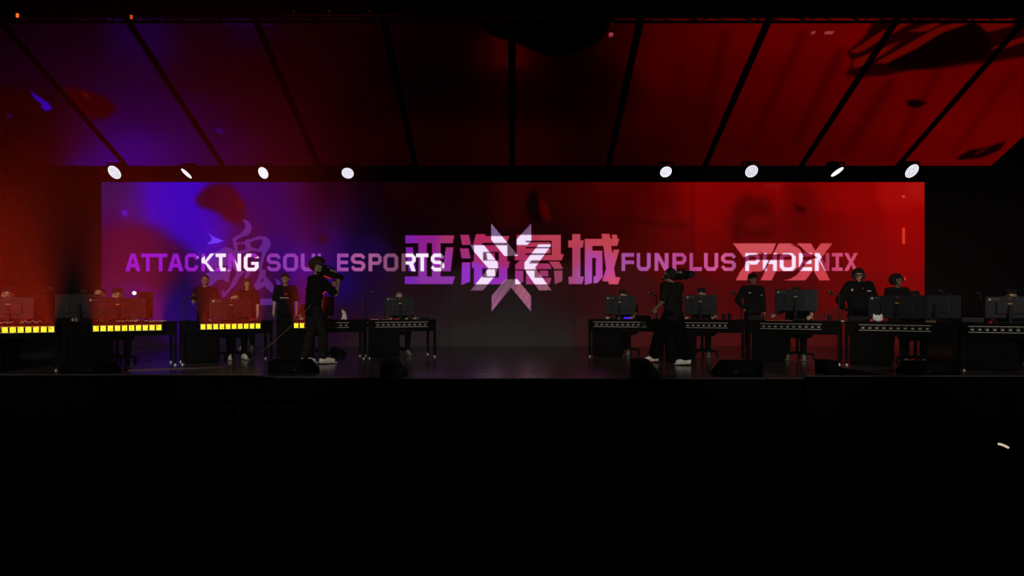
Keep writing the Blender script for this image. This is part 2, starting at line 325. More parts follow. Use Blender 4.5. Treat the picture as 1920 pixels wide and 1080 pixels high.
    xu = [k2(q) for q in ([(232, 243), (892, 243), (892, 530), (938, 532), (908, 625), (200, 625), (200, 545), (232, 540)],
       [(208, 690), (275, 628), (455, 628), (412, 672), (712, 672), (742, 715), (752, 755), (208, 762)], [(712, 642), (870, 642), (928, 755), (792, 755)],
       [(208, 780), (330, 780), (330, 945), (265, 985), (208, 985)], [(370, 780), (500, 780), (500, 885), (752, 885), (722, 985), (372, 985)], [(570, 780), (698, 780), (708, 865), (592, 865)], [(790, 780), (918, 780), (915, 935), (800, 985)])]
    xuh = [k2(q) for q in (R_(365, 330, 755, 356), R_(365, 425, 740, 446), R_(365, 520, 755, 543), R_(735, 330, 756, 543))]
    che = [k2(q) for q in ([(1065, 232), (1188, 232), (1188, 325), (1240, 325), (1222, 432), (1188, 438), (1188, 868), (1240, 868), (1215, 982), (1008, 982), (1008, 870), (1065, 868), (1065, 435), (1003, 432), (1003, 325), (1065, 325)],
       [(1250, 303), (1510, 303), (1503, 228), (1620, 228), (1640, 303), (1662, 300), (1655, 240), (1732, 240), (1745, 303), (1770, 303), (1740, 408), (1648, 408), (1665, 515), (1690, 463), (1770, 463), (1692, 740), (1712, 875), (1785, 880), (1750, 985), (1615, 985), (1600, 942), (1512, 938), (1572, 745), (1550, 600), (1530, 408), (1365, 408), (1365, 480), (1515, 480), (1520, 880), (1440, 965), (1385, 970), (1385, 858), (1415, 858), (1418, 590), (1362, 590), (1362, 965), (1250, 995)])]
    chars = np.maximum.reduce([R.mask(ya), R.mask(hai, haih), R.mask(hai2), R.mask(xu, xuh), R.mask(che)])
    # ---- centre emblem
    k5 = lambda q: T(q, 860, 410, 6)
    vct = [k5(q) for q in ([(365, 52), (548, 270), (655, 397), (668, 418), (515, 420), (365, 238)], [(815, 55), (819, 245), (770, 297), (650, 297), (645, 240)],
       [(133, 297), (285, 297), (442, 495), (442, 565), (412, 640), (270, 808), (133, 808), (335, 560), (172, 370)],
       [(900, 290), (1048, 290), (860, 550), (1045, 806), (905, 808), (740, 575), (740, 495)],
       [(535, 683), (660, 680), (815, 870), (812, 1045), (590, 775), (370, 1045), (370, 870), (490, 725)])]
    vm = R.mask(vct)
    # ---- compose
    R.mix(sm, R.img * 0.55 + np.array((62, 34, 92), np.float32), 0.95)
    fin = R.mask([k3([(103, 165), (140, 208), (200, 243), (300, 280), (220, 305), (106, 318), (160, 275), (163, 250)])])
    R.mix(fin, (92, 58, 250), 0.9)
    fcol = R.field([(1380, 460, (206, 78, 84)), (1480, 460, (212, 84, 92)), (1560, 460, (200, 66, 74)), (1400, 520, (204, 70, 82)), (1480, 520, (200, 64, 80)), (1550, 520, (206, 62, 70))], 40, 30)
    R.mix(fm, fcol)
    ccol = R.field([(765, 445, (130, 28, 170)), (800, 445, (142, 30, 140)), (845, 447, (164, 50, 105)), (765, 525, (118, 36, 180)), (800, 525, (140, 48, 160)), (845, 525, (140, 52, 165)), (845, 490, (150, 44, 160)),
       (870, 450, (168, 46, 100)), (900, 450, (178, 40, 86)), (950, 450, (184, 54, 80)), (870, 470, (160, 44, 120)), (870, 515, (146, 48, 200)), (905, 525, (150, 50, 196)), (940, 480, (168, 40, 104)), (945, 520, (152, 44, 180)), (920, 470, (172, 40, 92)),
       (980, 450, (178, 54, 84)), (1040, 445, (184, 62, 82)), (1050, 480, (182, 60, 78)), (975, 485, (170, 44, 90)), (975, 525, (160, 52, 130)), (1020, 520, (158, 50, 110)), (1050, 520, (146, 66, 88)), (1000, 500, (170, 44, 92)),
       (1080, 445, (186, 66, 82)), (1080, 480, (172, 60, 90)), (1080, 525, (164, 70, 130)), (1120, 455, (192, 66, 82)), (1150, 455, (192, 68, 78)), (1105, 485, (176, 70, 160)), (1125, 500, (184, 60, 190)), (1105, 520, (172, 84, 190)), (1145, 490, (190, 70, 110)), (1150, 525, (212, 74, 100)), (1145, 505, (196, 70, 150))], 13, 12)
    R.mix(chars, ccol)
    stri = (np.sin((R.xx * 0.9 + R.yy * 0.5) * 0.55) * 6)[..., None]
    vcol = R.field([(925, 430, (130, 100, 152)), (990, 430, (126, 88, 130)), (955, 470, (110, 76, 96)), (895, 540, (120, 82, 112)), (1020, 540, (150, 88, 112)), (940, 530, (120, 80, 96)), (930, 560, (136, 80, 116)), (985, 560, (166, 92, 110)), (990, 575, (150, 86, 130)), (925, 580, (158, 96, 140))], 16, 14) + stri
    R.mix(vm, vcol, 0.97)
    R.mix(np.clip(vm * chars, 0, 1), (248, 226, 255))
    # ---- lettering
    y0, y1 = 475.2, 508.8
    tx = [('A', 234.5, 263.7), ('T', 264.7, 289.7), ('T', 288.9, 313.7), ('A', 314.2, 344), ('C', 346.7, 371.7), ('K', 377.5, 402.5), ('I', 403.8, 423.7), ('N', 427.5, 452), ('G', 457, 485),
      ('S', 500, 526.3), ('O', 530.7, 559), ('U', 564, 591.5), ('L', 596, 616.7), ('E', 632, 653.3), ('S', 658, 685), ('P', 691, 715.6), ('O', 719, 746.7), ('R', 753, 779.5), ('T', 780, 803.5), ('S', 808, 833)]
    m = np.maximum.reduce([glyph(R, c, a, b, y0, y1) for c, a, b in tx])
    lc = R.ramp([(234, (140, 14, 196)), (330, (148, 18, 205)), (400, (150, 30, 200)), (480, (150, 40, 190)), (505, (138, 50, 170)), (560, (138, 58, 178)), (600, (142, 70, 180)), (632, (150, 66, 170)), (670, (176, 86, 150)), (700, (160, 90, 140)), (730, (132, 76, 110)), (760, (120, 70, 104)), (833, (150, 110, 140))])
    R.mix(m, lc)
    wk = [k3(q) for q in ([(45, 480), (120, 420), (195, 420), (105, 520), (195, 622), (145, 622), (92, 540), (45, 528)], [(205, 420), (325, 420), (322, 622), (262, 622), (235, 520), (205, 470)], [(342, 600), (370, 622), (342, 622)],
       [(405, 420), (497, 420), (497, 622), (450, 622)], [(522, 470), (560, 420), (610, 420), (600, 470), (660, 470), (690, 450), (692, 622), (522, 622)], [(0, 440), (18, 462), (0, 478)])]
    # white where the lettering crosses an emblem
    fill = [R_(760.5, 474, 827, 510), [(828, 500), (833, 488), (834, 506)]]
    both = np.maximum(R.mask(wk), R.mask(fill))
    R.mix(m * both, (252, 238, 255))
    tx = [('F', 1165.2, 1189), ('U', 1193.5, 1220), ('N', 1227.2, 1253.5), ('P', 1260.6, 1287), ('L', 1292.7, 1316), ('U', 1320, 1346.8), ('S', 1352, 1380), ('P', 1397.2, 1424.3), ('H', 1430.4, 1456.8), ('O', 1462, 1492), ('E', 1498, 1522.5), ('N', 1528, 1555), ('I', 1559.7, 1580), ('X', 1582.7, 1609)]
    m = np.maximum.reduce([glyph(R, c, a, b, y0 - 0.9, y1 - 0.8) for c, a, b in tx])
    lc = R.ramp([(1165, (168, 82, 160)), (1190, (160, 72, 160)), (1220, (176, 84, 160)), (1250, (186, 80, 152)), (1290, (178, 62, 130)), (1330, (206, 84, 152)), (1360, (214, 84, 140)), (1376, (170, 84, 140)), (1397, (140, 50, 96)), (1460, (150, 40, 90)), (1540, (150, 30, 70)), (1560, (196, 64, 104)), (1585, (214, 80, 124)), (1609, (196, 66, 100))])
    R.mix(m, lc)
    R.mix(m * fm, (255, 232, 255))
    return R

WALLY = F / 74.5        # 16.1 m from the camera
def attr_mat(name, rough=0.5, es=1.0):
    m = bpy.data.materials.new(name); m.use_nodes = True; nt = m.node_tree
    b = nt.nodes['Principled BSDF']; a = nt.nodes.new('ShaderNodeAttribute'); a.attribute_name = 'picture'
    b.inputs['Base Color'].default_value = (0.0012, 0.0012, 0.0012, 1); b.inputs['Roughness'].default_value = rough
    b.inputs['Specular IOR Level'].default_value = 0.0
    b.inputs['Emission Strength'].default_value = es
    nt.links.new(a.outputs['Color'], b.inputs['Emission Color'])
    m.cycles.emission_sampling = 'NONE'
    return m
def grid_mesh(name, pos, col):
    """pos (h,w,3), col (h,w,3) -> quad grid with a colour attribute holding the displayed picture"""
    h, w, _ = pos.shape; me = bpy.data.meshes.new(name)
    me.vertices.add(h * w); me.vertices.foreach_set('co', pos.reshape(-1).astype(np.float32))
    i = np.arange(h * w).reshape(h, w)
    q = np.stack([i[:-1, :-1], i[1:, :-1], i[1:, 1:], i[:-1, 1:]], -1).reshape(-1)
    n = len(q) // 4
    me.loops.add(n * 4); me.loops.foreach_set('vertex_index', q.astype(np.int32))
    me.polygons.add(n); me.polygons.foreach_set('loop_start', (np.arange(n) * 4).astype(np.int32))
    me.update(calc_edges=True)
    ca = me.color_attributes.new('picture', 'FLOAT_COLOR', 'POINT')
    c = np.ones((h * w, 4), np.float32); c[:, :3] = col.reshape(-1, 3); ca.data.foreach_set('color', c.reshape(-1))
    return me

# ------------------------------------------------------------------ the hall
def stage_mat():
    m = bpy.data.materials.new('stage_deck'); m.use_nodes = True; nt = m.node_tree; b = nt.nodes['Principled BSDF']
    tc = nt.nodes.new('ShaderNodeTexCoord'); mp = nt.nodes.new('ShaderNodeMapping'); mp.inputs['Scale'].default_value = (0.25, 2.6, 1)
    n = nt.nodes.new('ShaderNodeTexNoise'); n.inputs['Scale'].default_value = 2.2; n.inputs['Detail'].default_value = 4
    br = nt.nodes.new('ShaderNodeTexBrick'); br.inputs['Scale'].default_value = 0.5
    br.inputs['Color1'].default_value = (0.050, 0.042, 0.043, 1); br.inputs['Color2'].default_value = (0.064, 0.054, 0.055, 1); br.inputs['Mortar'].default_value = (0.012, 0.011, 0.011, 1)
    br.inputs['Mortar Size'].default_value = 0.006; br.inputs['Brick Width'].default_value = 1.2; br.inputs['Row Height'].default_value = 0.22
    r = nt.nodes.new('ShaderNodeMapRange'); r.inputs['To Min'].default_value = 0.10; r.inputs['To Max'].default_value = 0.30
    nt.links.new(tc.outputs['Object'], mp.inputs['Vector']); nt.links.new(mp.outputs['Vector'], n.inputs['Vector'])
    nt.links.new(tc.outputs['Object'], br.inputs['Vector']); nt.links.new(br.outputs['Color'], b.inputs['Base Color'])
    nt.links.new(n.outputs['Fac'], r.inputs['Value']); nt.links.new(r.outputs['Result'], b.inputs['Roughness'])
    b.inputs['Specular IOR Level'].default_value = 1.0
    return m
EDGE = [(-14, 9.12), (-8.1, 9.12), (-7.6, 9.5), (-3.9, 9.5), (-3.4, 9.2), (-2.3, 9.12), (-1.5, 9.02), (4.1, 9.02), (4.3, 9.32), (7.6, 9.32), (8.1, 9.12), (14, 9.12)]
bm = B()
top = [bm.verts.new((x, y, 0)) for x, y in EDGE] + [bm.verts.new((14, 17, 0)), bm.verts.new((-14, 17, 0))]
bm.faces.new(top)
r = bmesh.ops.extrude_face_region(bm, geom=bm.faces[:])
for v in r['geom']:
    if isinstance(v, bmesh.types.BMVert): v.co.z = -0.015
bmesh.ops.recalc_face_normals(bm, faces=bm.faces[:])
struct('floor', bm, stage_mat())
bm = B()
for i in range(len(EDGE) - 1):
    (xa, ya), (xb, yb) = EDGE[i], EDGE[i + 1]
    v = [bm.verts.new((xa, ya + 0.03, -0.015)), bm.verts.new((xb, yb + 0.03, -0.015)), bm.verts.new((xb, yb + 0.03, -1.15)), bm.verts.new((xa, ya + 0.03, -1.15))]
    bm.faces.new(v)
struct('trim_1', bm, DRAPE)
bm = B(); box(bm, (0, 4.5, -1.2), (30, 27, 0.1)); struct('floor_pit', bm, mat('pit_carpet', (0.003, 0.003, 0.003), 0.95, noise=0.3, spec=0.0))
bm = B(); box(bm, (0, 17.05, 3.5), (30, 0.1, 9.5)); struct('wall_back', bm, DRAPE)
bm = B(); box(bm, (-14.05, 8.2, 3.5), (0.1, 19, 9.5)); struct('wall_left', bm, DRAPE)
bm = B(); box(bm, (14.05, 8.2, 3.5), (0.1, 19, 9.5)); struct('wall_right', bm, DRAPE)
bm = B(); box(bm, (0, 8.2, 8.3), (30, 19, 0.1)); struct('ceiling', bm, DRAPE)

# ---- back LED wall
Rw = wall_picture(); Lw = Rw.linear()
zt = PY  # (kept for clarity of the mapping below)
xs = (Rw.xx[0] - 960) * WALLY / F; zs = HC - (Rw.yy[:, 0] - HY) * WALLY / F
pos = np.zeros((Rw.h, Rw.w, 3), np.float32); pos[..., 0] = xs[None, :]; pos[..., 2] = zs[:, None]
t = thing('led_video_wall', 'wide LED video wall behind the stage with team names, purple left, red right', 'video wall', (0, WALLY, 0))
pos[..., 1] = 0.0
link('display', grid_mesh('display', pos, Lw), attr_mat('led_wall_display'), t)
bm = B(); ztop = HC - (341 - HY) * WALLY / F; xl = (190 - 960) * WALLY / F; xr = (1734 - 960) * WALLY / F
box(bm, ((xl + xr) / 2, 0.12, ztop / 2 + 0.01), (xr - xl, 0.2, ztop - 0.02))
obj('cabinet_frame', bm, BLACKM, t)
bm = B(); box(bm, (0, WALLY - 0.02, (ztop + 4.53) / 2), (24.6, 0.16, 4.53 - ztop - 0.02)); struct('trim_2', bm, DRAPE)

# ---- slanted overhead LED ceiling
SPC = 2.423; CY0, CZ0 = WALLY, 4.52; CY1, CZ1 = 12.06, 6.43
def ceil_picture():
    R = Raster(-300, 20, 2220, 330, 2)
    pts = [(-200, 60, (10, 0, 6)), (-200, 200, (20, 0, 5)), (-100, 300, (30, 0, 0)), (10, 60, (14, 0, 7)), (60, 120, (22, 0, 16)), (60, 210, (22, 0, 4)), (60, 280, (26, 0, 0)), (140, 60, (22, 0, 10)), (150, 120, (30, 0, 20)), (150, 250, (46, 0, 14)), (200, 160, (32, 0, 32)), (190, 290, (46, 0, 96)), (200, 240, (40, 0, 70)),
      (250, 60, (30, 0, 36)), (280, 75, (34, 0, 66)), (260, 120, (34, 0, 34)), (250, 200, (38, 0, 54)), (230, 290, (50, 0, 120)), (290, 290, (46, 0, 100)), (320, 220, (36, 0, 50)), (340, 60, (32, 0, 12)), (350, 130, (36, 0, 16)), (340, 290, (42, 0, 70)), (400, 60, (30, 0, 6)), (400, 140, (36, 0, 6)), (400, 220, (42, 0, 36)), (400, 290, (40, 0, 50)),
      (460, 45, (26, 0, 30)), (460, 140, (36, 0, 4)), (460, 200, (42, 0, 8)), (460, 290, (48, 0, 34)), (540, 60, (26, 0, 2)), (540, 140, (30, 0, 3)), (530, 210, (42, 0, 6)), (530, 290, (46, 0, 10)), (610, 60, (18, 0, 2)), (610, 180, (20, 0, 2)), (600, 280, (26, 0, 4)), (680, 60, (14, 0, 2)), (680, 200, (14, 0, 1)), (680, 290, (20, 0, 2)),
      (760, 60, (10, 0, 1)), (780, 150, (6, 0, 1)), (770, 280, (18, 0, 0)), (850, 60, (8, 0, 0)), (850, 160, (5, 0, 0)), (840, 280, (18, 0, 0)), (920, 280, (24, 0, 0)), (920, 180, (12, 0, 0)), (950, 100, (34, 0, 0)), (1000, 180, (12, 0, 0)), (1000, 280, (28, 0, 0)), (1060, 180, (8, 0, 0)), (1070, 280, (16, 0, 0)), (1060, 60, (6, 0, 0)),
      (1120, 180, (10, 0, 0)), (1130, 280, (14, 0, 0)), (1170, 60, (28, 0, 0)), (1170, 180, (20, 0, 0)), (1170, 280, (24, 0, 0)), (1230, 60, (62, 0, 0)), (1240, 140, (60, 0, 0)), (1220, 220, (44, 0, 0)), (1220, 290, (28, 0, 0)), (1280, 60, (66, 0, 0)), (1300, 140, (58, 0, 0)), (1290, 220, (36, 0, 0)), (1290, 290, (40, 0, 0)),
      (1360, 60, (76, 0, 0)), (1370, 150, (66, 0, 0)), (1360, 230, (60, 0, 0)), (1360, 290, (54, 0, 0)), (1440, 60, (86, 0, 0)), (1440, 150, (72, 0, 0)), (1440, 230, (62, 0, 0)), (1440, 290, (56, 0, 0)), (1520, 60, (88, 0, 0)), (1520, 150, (78, 0, 0)), (1520, 230, (70, 0, 0)), (1520, 290, (62, 0, 0)),
      (1620, 60, (96, 0, 0)), (1620, 200, (78, 0, 0)), (1620, 290, (74, 0, 0)), (1700, 160, (84, 0, 0)), (1700, 240, (84, 0, 0)), (1780, 200, (86, 0, 0)), (1780, 280, (90, 0, 0)), (1850, 160, (84, 0, 0)), (1860, 240, (92, 0, 0)), (1900, 60, (90, 0, 0)), (1950, 150, (84, 0, 0)), (2050, 150, (84, 0, 0))]
    pts = [(x, y, (c[0] * (0.7 if x < 560 else 1), c[1], c[2])) for x, y, c in pts]
    R.img = R.field(pts, 36, 30)
    def soft(poly, col, r, a=1.0): R.mix(R.blur(R.mask([poly]), r) if r else R.mask([poly]), col, a)
    for (xa, ya, xb, yb, w) in ((1350, 60, 1295, 300, 22), (1500, 60, 1390, 290, 16), (1570, 90, 1480, 270, 20), (1660, 150, 1570, 290, 24), (1760, 120, 1660, 300, 12), (1900, 130, 1780, 290, 10), (1265, 120, 1255, 300, 18)):
        soft([(xa, ya), (xa + w, ya), (xb + w, yb), (xb, yb)], (40, 0, 0), 5, 0.45)
    soft([(1000, 34), (1152, 34), (1128, 74), (1090, 95), (1050, 108), (1020, 104), (970, 82), (920, 66), (885, 40)], (0, 0, 0), 1, 1.0)
    soft([(925, 70), (965, 80), (990, 92), (990, 126), (926, 126)], (44, 0, 0), 2, 0.8)
    soft([(1640, 36), (1780, 34), (1920, 34), (1960, 100), (1860, 116), (1820, 120), (1750, 130), (1700, 132), (1660, 142), (1600, 145), (1585, 138), (1600, 120), (1588, 98), (1620, 70)], (24, 0, 0), 2, 0.97)
    soft([(1640, 120), (1720, 90), (1760, 60), (1830, 40), (1850, 60), (1860, 90), (1850, 108), (1760, 124), (1690, 132)], (8, 0, 0), 2, 0.95)
    for q in ([(1592, 98), (1650, 60), (1700, 40), (1712, 42), (1650, 76), (1610, 100)], [(1640, 118), (1700, 84), (1760, 50), (1820, 36), (1828, 40), (1766, 62), (1716, 92), (1660, 120)], [(1815, 36), (1900, 34), (1900, 48), (1870, 56), (1850, 60), (1836, 46)], [(1600, 112), (1650, 92), (1690, 76), (1660, 100), (1620, 122), (1600, 130)], [(1856, 92), (1888, 78), (1930, 66), (1930, 76), (1880, 92)], [(1700, 60), (1760, 38), (1776, 38), (1740, 58)]):
        soft(q, (112, 6, 0), 1, 0.75)
    soft([(1699, 190), (1714, 186), (1730, 189), (1740, 192), (1724, 200), (1712, 203), (1702, 198)], (8, 0, 0), 1, 1.0)
    soft([(1792, 297), (1816, 282), (1850, 276), (1886, 265), (1874, 282), (1840, 296), (1800, 300)], (10, 0, 0), 1, 0.95)
    soft([(1830, 284), (1858, 276), (1842, 286), (1826, 292)], (86, 4, 0), 1, 0.6)
    soft([(110, 165), (140, 165), (200, 182), (222, 204), (200, 222), (165, 225), (140, 205)], (46, 0, 0), 4, 0.9)
    soft([(150, 172), (160, 172), (172, 184), (160, 182)], (88, 6, 0), 2, 0.8)
    soft([(0, 163), (50, 168), (95, 205), (80, 215), (0, 210)], (26, 0, 0), 4, 0.8)
    soft([(56, 170), (75, 183), (92, 194), (98, 205), (84, 208), (76, 200), (80, 196), (64, 184)], (44, 0, 190), 1, 0.85)
    soft([(12, 214), (20, 214), (22, 219), (14, 219)], (40, 0, 110), 1, 0.8)
    soft([(402, 243), (412, 241), (424, 250), (410, 250)], (40, 0, 150), 2, 0.8)
    soft([(398, 247), (412, 250), (422, 254), (410, 256)], (30, 0, 10), 1, 0.8)
    soft([(410, 38), (510, 42), (505, 46), (420, 44)], (44, 0, 96), 2, 0.7)
    soft([(200, 34), (238, 36), (236, 40), (206, 38)], (40, 0, 90), 1, 0.7)
    soft([(1142, 61), (1149, 61), (1149, 68), (1142, 68)], (190, 60, 90), 0, 0.9)
    soft([(1147, 40), (1153, 40), (1151, 45), (1146, 45)], (110, 10, 10), 0, 0.9)
    soft([(1522, 59), (1529, 59), (1527, 64.5), (1520, 64.5)], (150, 62, 62), 0, 0.9)
    soft([(1548, 58.5), (1564, 58.5), (1561, 64.5), (1545, 64.5)], (150, 62, 62), 0, 0.9)
    # bright line of pixels along the rear edge
    for (a, b_, c) in ((425, 560, (70, 6, 70)), (606, 625, (60, 6, 6)), (740, 752, (60, 20, 30)), (830, 870, (70, 10, 20)), (870, 885, (110, 40, 70)), (915, 935, (190, 130, 160)), (945, 985, (80, 8, 20)), (995, 1020, (200, 120, 150)), (1020, 1070, (90, 10, 20)), (1088, 1118, (130, 40, 60)), (1120, 1138, (140, 50, 70)), (1180, 1340, (80, 6, 0)), (1340, 1500, (70, 6, 0)), (660, 735, (50, 8, 12)), (755, 830, (56, 6, 8)), (230, 420, (60, 0, 60)), (1500, 1860, (74, 0, 0))):
        soft([(a, 312.4), (b_, 312.4), (b_, 315.2), (a, 315.2)], c, 0, 0.8)
    return R
Rc = ceil_picture(); Lc = Rc.linear()
ct = thing('overhead_led_canopy', 'slanted overhead canopy of LED panels, purple on the left, red on the right', 'LED canopy', (0, CY0, CZ0))
cm = attr_mat('led_canopy_display')
for k in range(-5, 5):
    xa = k * SPC + 0.075; xb = (k + 1) * SPC - 0.075
    nu, nv = 110, 130
    U = np.linspace(0, 1, nu); V = np.linspace(0, 1, nv)
    X = xa + (xb - xa) * U[None, :].repeat(nv, 0)
    Yc = (CY0 + (CY1 - CY0) * V)[:, None].repeat(nu, 1); Zc = (CZ0 + (CZ1 - CZ0) * V)[:, None].repeat(nu, 1)
    ix = np.clip((960 + X * F / Yc) - Rc.x0 - 0.5, 0, Rc.w - 2); iy = np.clip((HY - (Zc - HC) * F / Yc) - Rc.y0 - 0.5, 0, Rc.h - 2)
    a = ix.astype(int); b_ = iy.astype(int); fa = (ix - a)[..., None]; fb = (iy - b_)[..., None]
    col = Lc[b_, a] * (1 - fa) * (1 - fb) + Lc[b_, a + 1] * fa * (1 - fb) + Lc[b_ + 1, a] * (1 - fa) * fb + Lc[b_ + 1, a + 1] * fa * fb
    pos = np.stack([X, Yc - CY0, Zc - CZ0], -1)
    link('led_panel', grid_mesh('led_panel', pos, col), cm, ct)
sl = Vector((0, CY1 - CY0, CZ1 - CZ0)); nrm = Vector((0, -sl.z, sl.y)).normalized()
if nrm.z < 0: nrm = -nrm
bm = B()
for k in range(-5, 6):
    a = Vector((k * SPC, 0, 0)) + nrm * 0.03; b_ = a + sl
    cyl(bm, a, b_, 0.06, seg=4)
c = [Vector((-12.15, 0, 0)) + nrm * 0.1, Vector((12.15, 0, 0)) + nrm * 0.1]
v = [bm.verts.new(c[0]), bm.verts.new(c[1]), bm.verts.new(c[1] + sl), bm.verts.new(c[0] + sl)]; bm.faces.new(v)
obj('support_frame', bm, DRAPE, ct)
bm = B(); box(bm, sl + Vector((-2, -0.03, 0.03)), (20.0, 0.03, 0.05)); obj('front_edge', bm, mat('edge_aluminium', (0.02, 0.018, 0.016), 0.5, noise=0.6, nscale=1.5), ct)

# ---- front truss over the canopy
def truss(name, label, x0, x1, Y, z, w, h):
    t = thing(name, label, 'truss', ((x0 + x1) / 2, Y, z)); L = (x1 - x0) / 2
    for (dy, dz) in ((-w / 2, -h / 2), (w / 2, -h / 2), (-w / 2, h / 2), (w / 2, h / 2)):
        bm = B(); cyl(bm, (-L, dy, dz), (L, dy, dz), 0.025, seg=10)
        obj('chord', bm, TRUSSM, t)
    bm = B(); n = int((x1 - x0) / 0.5)
    for i in range(n):
        xa = -L + i * (2 * L / n); xb = xa + 2 * L / n
        for dy in (-w / 2, w / 2): cyl(bm, (xa, dy, -h / 2 if i % 2 else h / 2), (xb, dy, h / 2 if i % 2 else -h / 2), 0.012, seg=6)
        for dz in (-h / 2, h / 2): cyl(bm, (xa, -w / 2, dz), (xb, w / 2, dz), 0.010, seg=6)
    obj('lattice', bm, TRUSSM, t)
    return t
TRUSSM = mat('truss_paint', (0.003, 0.003, 0.003), 0.7, 0.0, noise=0.3, spec=0.05)
truss('lighting_truss', 'black lattice truss running across the top in front of the LED canopy', -11.0, 11.0, 11.75, 6.445, 0.3, 0.3)
for i in range(30):
    x = -10.4 + i * 0.72 + random.uniform(-0.1, 0.1)
    t = thing('truss_clamp', ['small steel clamp hanging from the top truss'][0], 'clamp', (x, 11.545, 6.345), 0, 'small steel clamps along the top truss')
    bm = B(); cyl(bm, (-0.015, 0, 0), (0.015, 0, 0), 0.028, seg=10); box(bm, (0, 0, -0.05), (0.02, 0.02, 0.05)); obj('hook', bm, mat('clamp_steel', (0.10, 0.09, 0.09), 0.4, 0.6, noise=0.2), t)
for px, py, s_ in ((31, 28, 1.0), (245, 31, 0.35)):
    p = P(px, py, 11.51); lab = 'small orange indicator lamp on the truss, ' + ('at the far upper left corner' if px < 100 else 'dimmer, beside the second canopy seam')
    t = thing('indicator_lamp', lab, 'lamp', p)
    bm = B(); cyl(bm, (0, 0.03, 0), (0, 0.09, 0), 0.03, seg=12); obj('housing', bm, BLACKM, t)
    bm = B(); box(bm, (0, 0.02, 0), (0.045, 0.02, 0.075), bev=0.008); obj('lens', bm, mat('orange_glow_%d' % px, (0.2, 0.02, 0), 0.4, emit=(1, 0.12, 0.01), es=1.6 * s_, noise=0.01), t)

# ------------------------------------------------------------------ moving heads over the video wall
WHITE_LED = mat('white_led', (0.8, 0.8, 0.8), 0.4, emit=(0.90, 0.88, 1.0), es=2.2, noise=0.01)
WHITE_LED.cycles.emission_sampling = 'NONE'
FACE = mat('lamp_face', (0.04, 0.04, 0.08), 0.4, noise=0.1)
HEADS = [(215, 323, 26, 21, 20, 'leftmost of the eight'), (350, 325, 23, 9, 36, 'seen edge-on, second from the left'), (494, 324, 22, 18, 35, 'third from the left'), (652, 324.5, 22, 17, -8, 'fourth from the left'),
         (1248.5, 322, 22, 17, -8, 'fourth from the right'), (1409, 321, 24, 20, -6, 'third from the right'), (1569.5, 322, 25, 9, -28, 'seen edge-on, second from the right'), (1709.5, 320.5, 27, 21, -20, 'rightmost of the eight')]
for px, py, ma, mi, ang, lab in HEADS:
    p = P(px, py, 15.72); sc = 15.72 / F
    t = thing('moving_head_light', 'round white LED cluster lamp above the video wall, ' + lab, 'stage light', p, 0, 'moving head lights above the video wall')
    R0 = ma / 2 * sc
    a = math.radians(-ang); major = Vector((math.cos(a), 0, math.sin(a))); minor = Vector((math.sin(a), 0, -math.cos(a)))
    if minor.z > 0: minor = -minor
    ct_ = mi / ma; st_ = math.sqrt(1 - ct_ * ct_)
    n = (Vector((0, -1, 0)) * ct_ + minor * st_).normalized(); e1 = major; e2 = n.cross(e1).normalized()
    bm = B(); cyl(bm, -n * 0.02, n * 0.005, R0 * 1.04, seg=32); obj('lamp_face', bm, FACE, t)
    bm = B(); cyl(bm, -n * 0.20, -n * 0.02, R0 * 0.7, R0 * 1.1, seg=24); ball(bm, -n * 0.2, R0 * 0.7, u=16, v=10); obj('head', bm, BLACKM, t)
    bm = B()
    for ring, cnt in ((0.0, 1), (0.23, 6), (0.46, 13), (0.69, 19), (0.92, 26)):
        for j in range(cnt):
            th = 2 * PI * j / cnt + ring
            q = (e1 * math.cos(th) + e2 * math.sin(th)) * R0 * ring + n * 0.008
            M = Matrix.Translation(q) @ n.to_track_quat('Z', 'Y').to_matrix().to_4x4()
            bmesh.ops.create_cone(bm, cap_ends=True, segments=10, radius1=R0 * 0.078, radius2=R0 * 0.072, depth=0.01, matrix=M)
    obj('led_cluster', bm, WHITE_LED, t)
    bm = B()
    for s_ in (-1, 1):
        box(bm, (s_ * (R0 + 0.04), 0.06, 0.1), (0.02, 0.07, 0.26), bev=0.004)
    box(bm, (0, 0.06, 0.235), (2 * R0 + 0.1, 0.07, 0.03), bev=0.004); obj('yoke', bm, BLACKM, t)
    bm = B(); box(bm, (0, 0.25, 0.10), (0.20, 0.10, 0.16), bev=0.01); box(bm, (0, 0.14, 0.225), (0.06, 0.20, 0.03)); box(bm, (0, 0.22, 0.19), (0.05, 0.03, 0.08)); obj('base', bm, BLACKM, t)
    sp = spot('lamp_beam', p + n * 0.03, p + n + Vector((0, -0.5, -1.2)), 14, (0.9, 0.92, 1.0), 34, 0.9, 0.1)

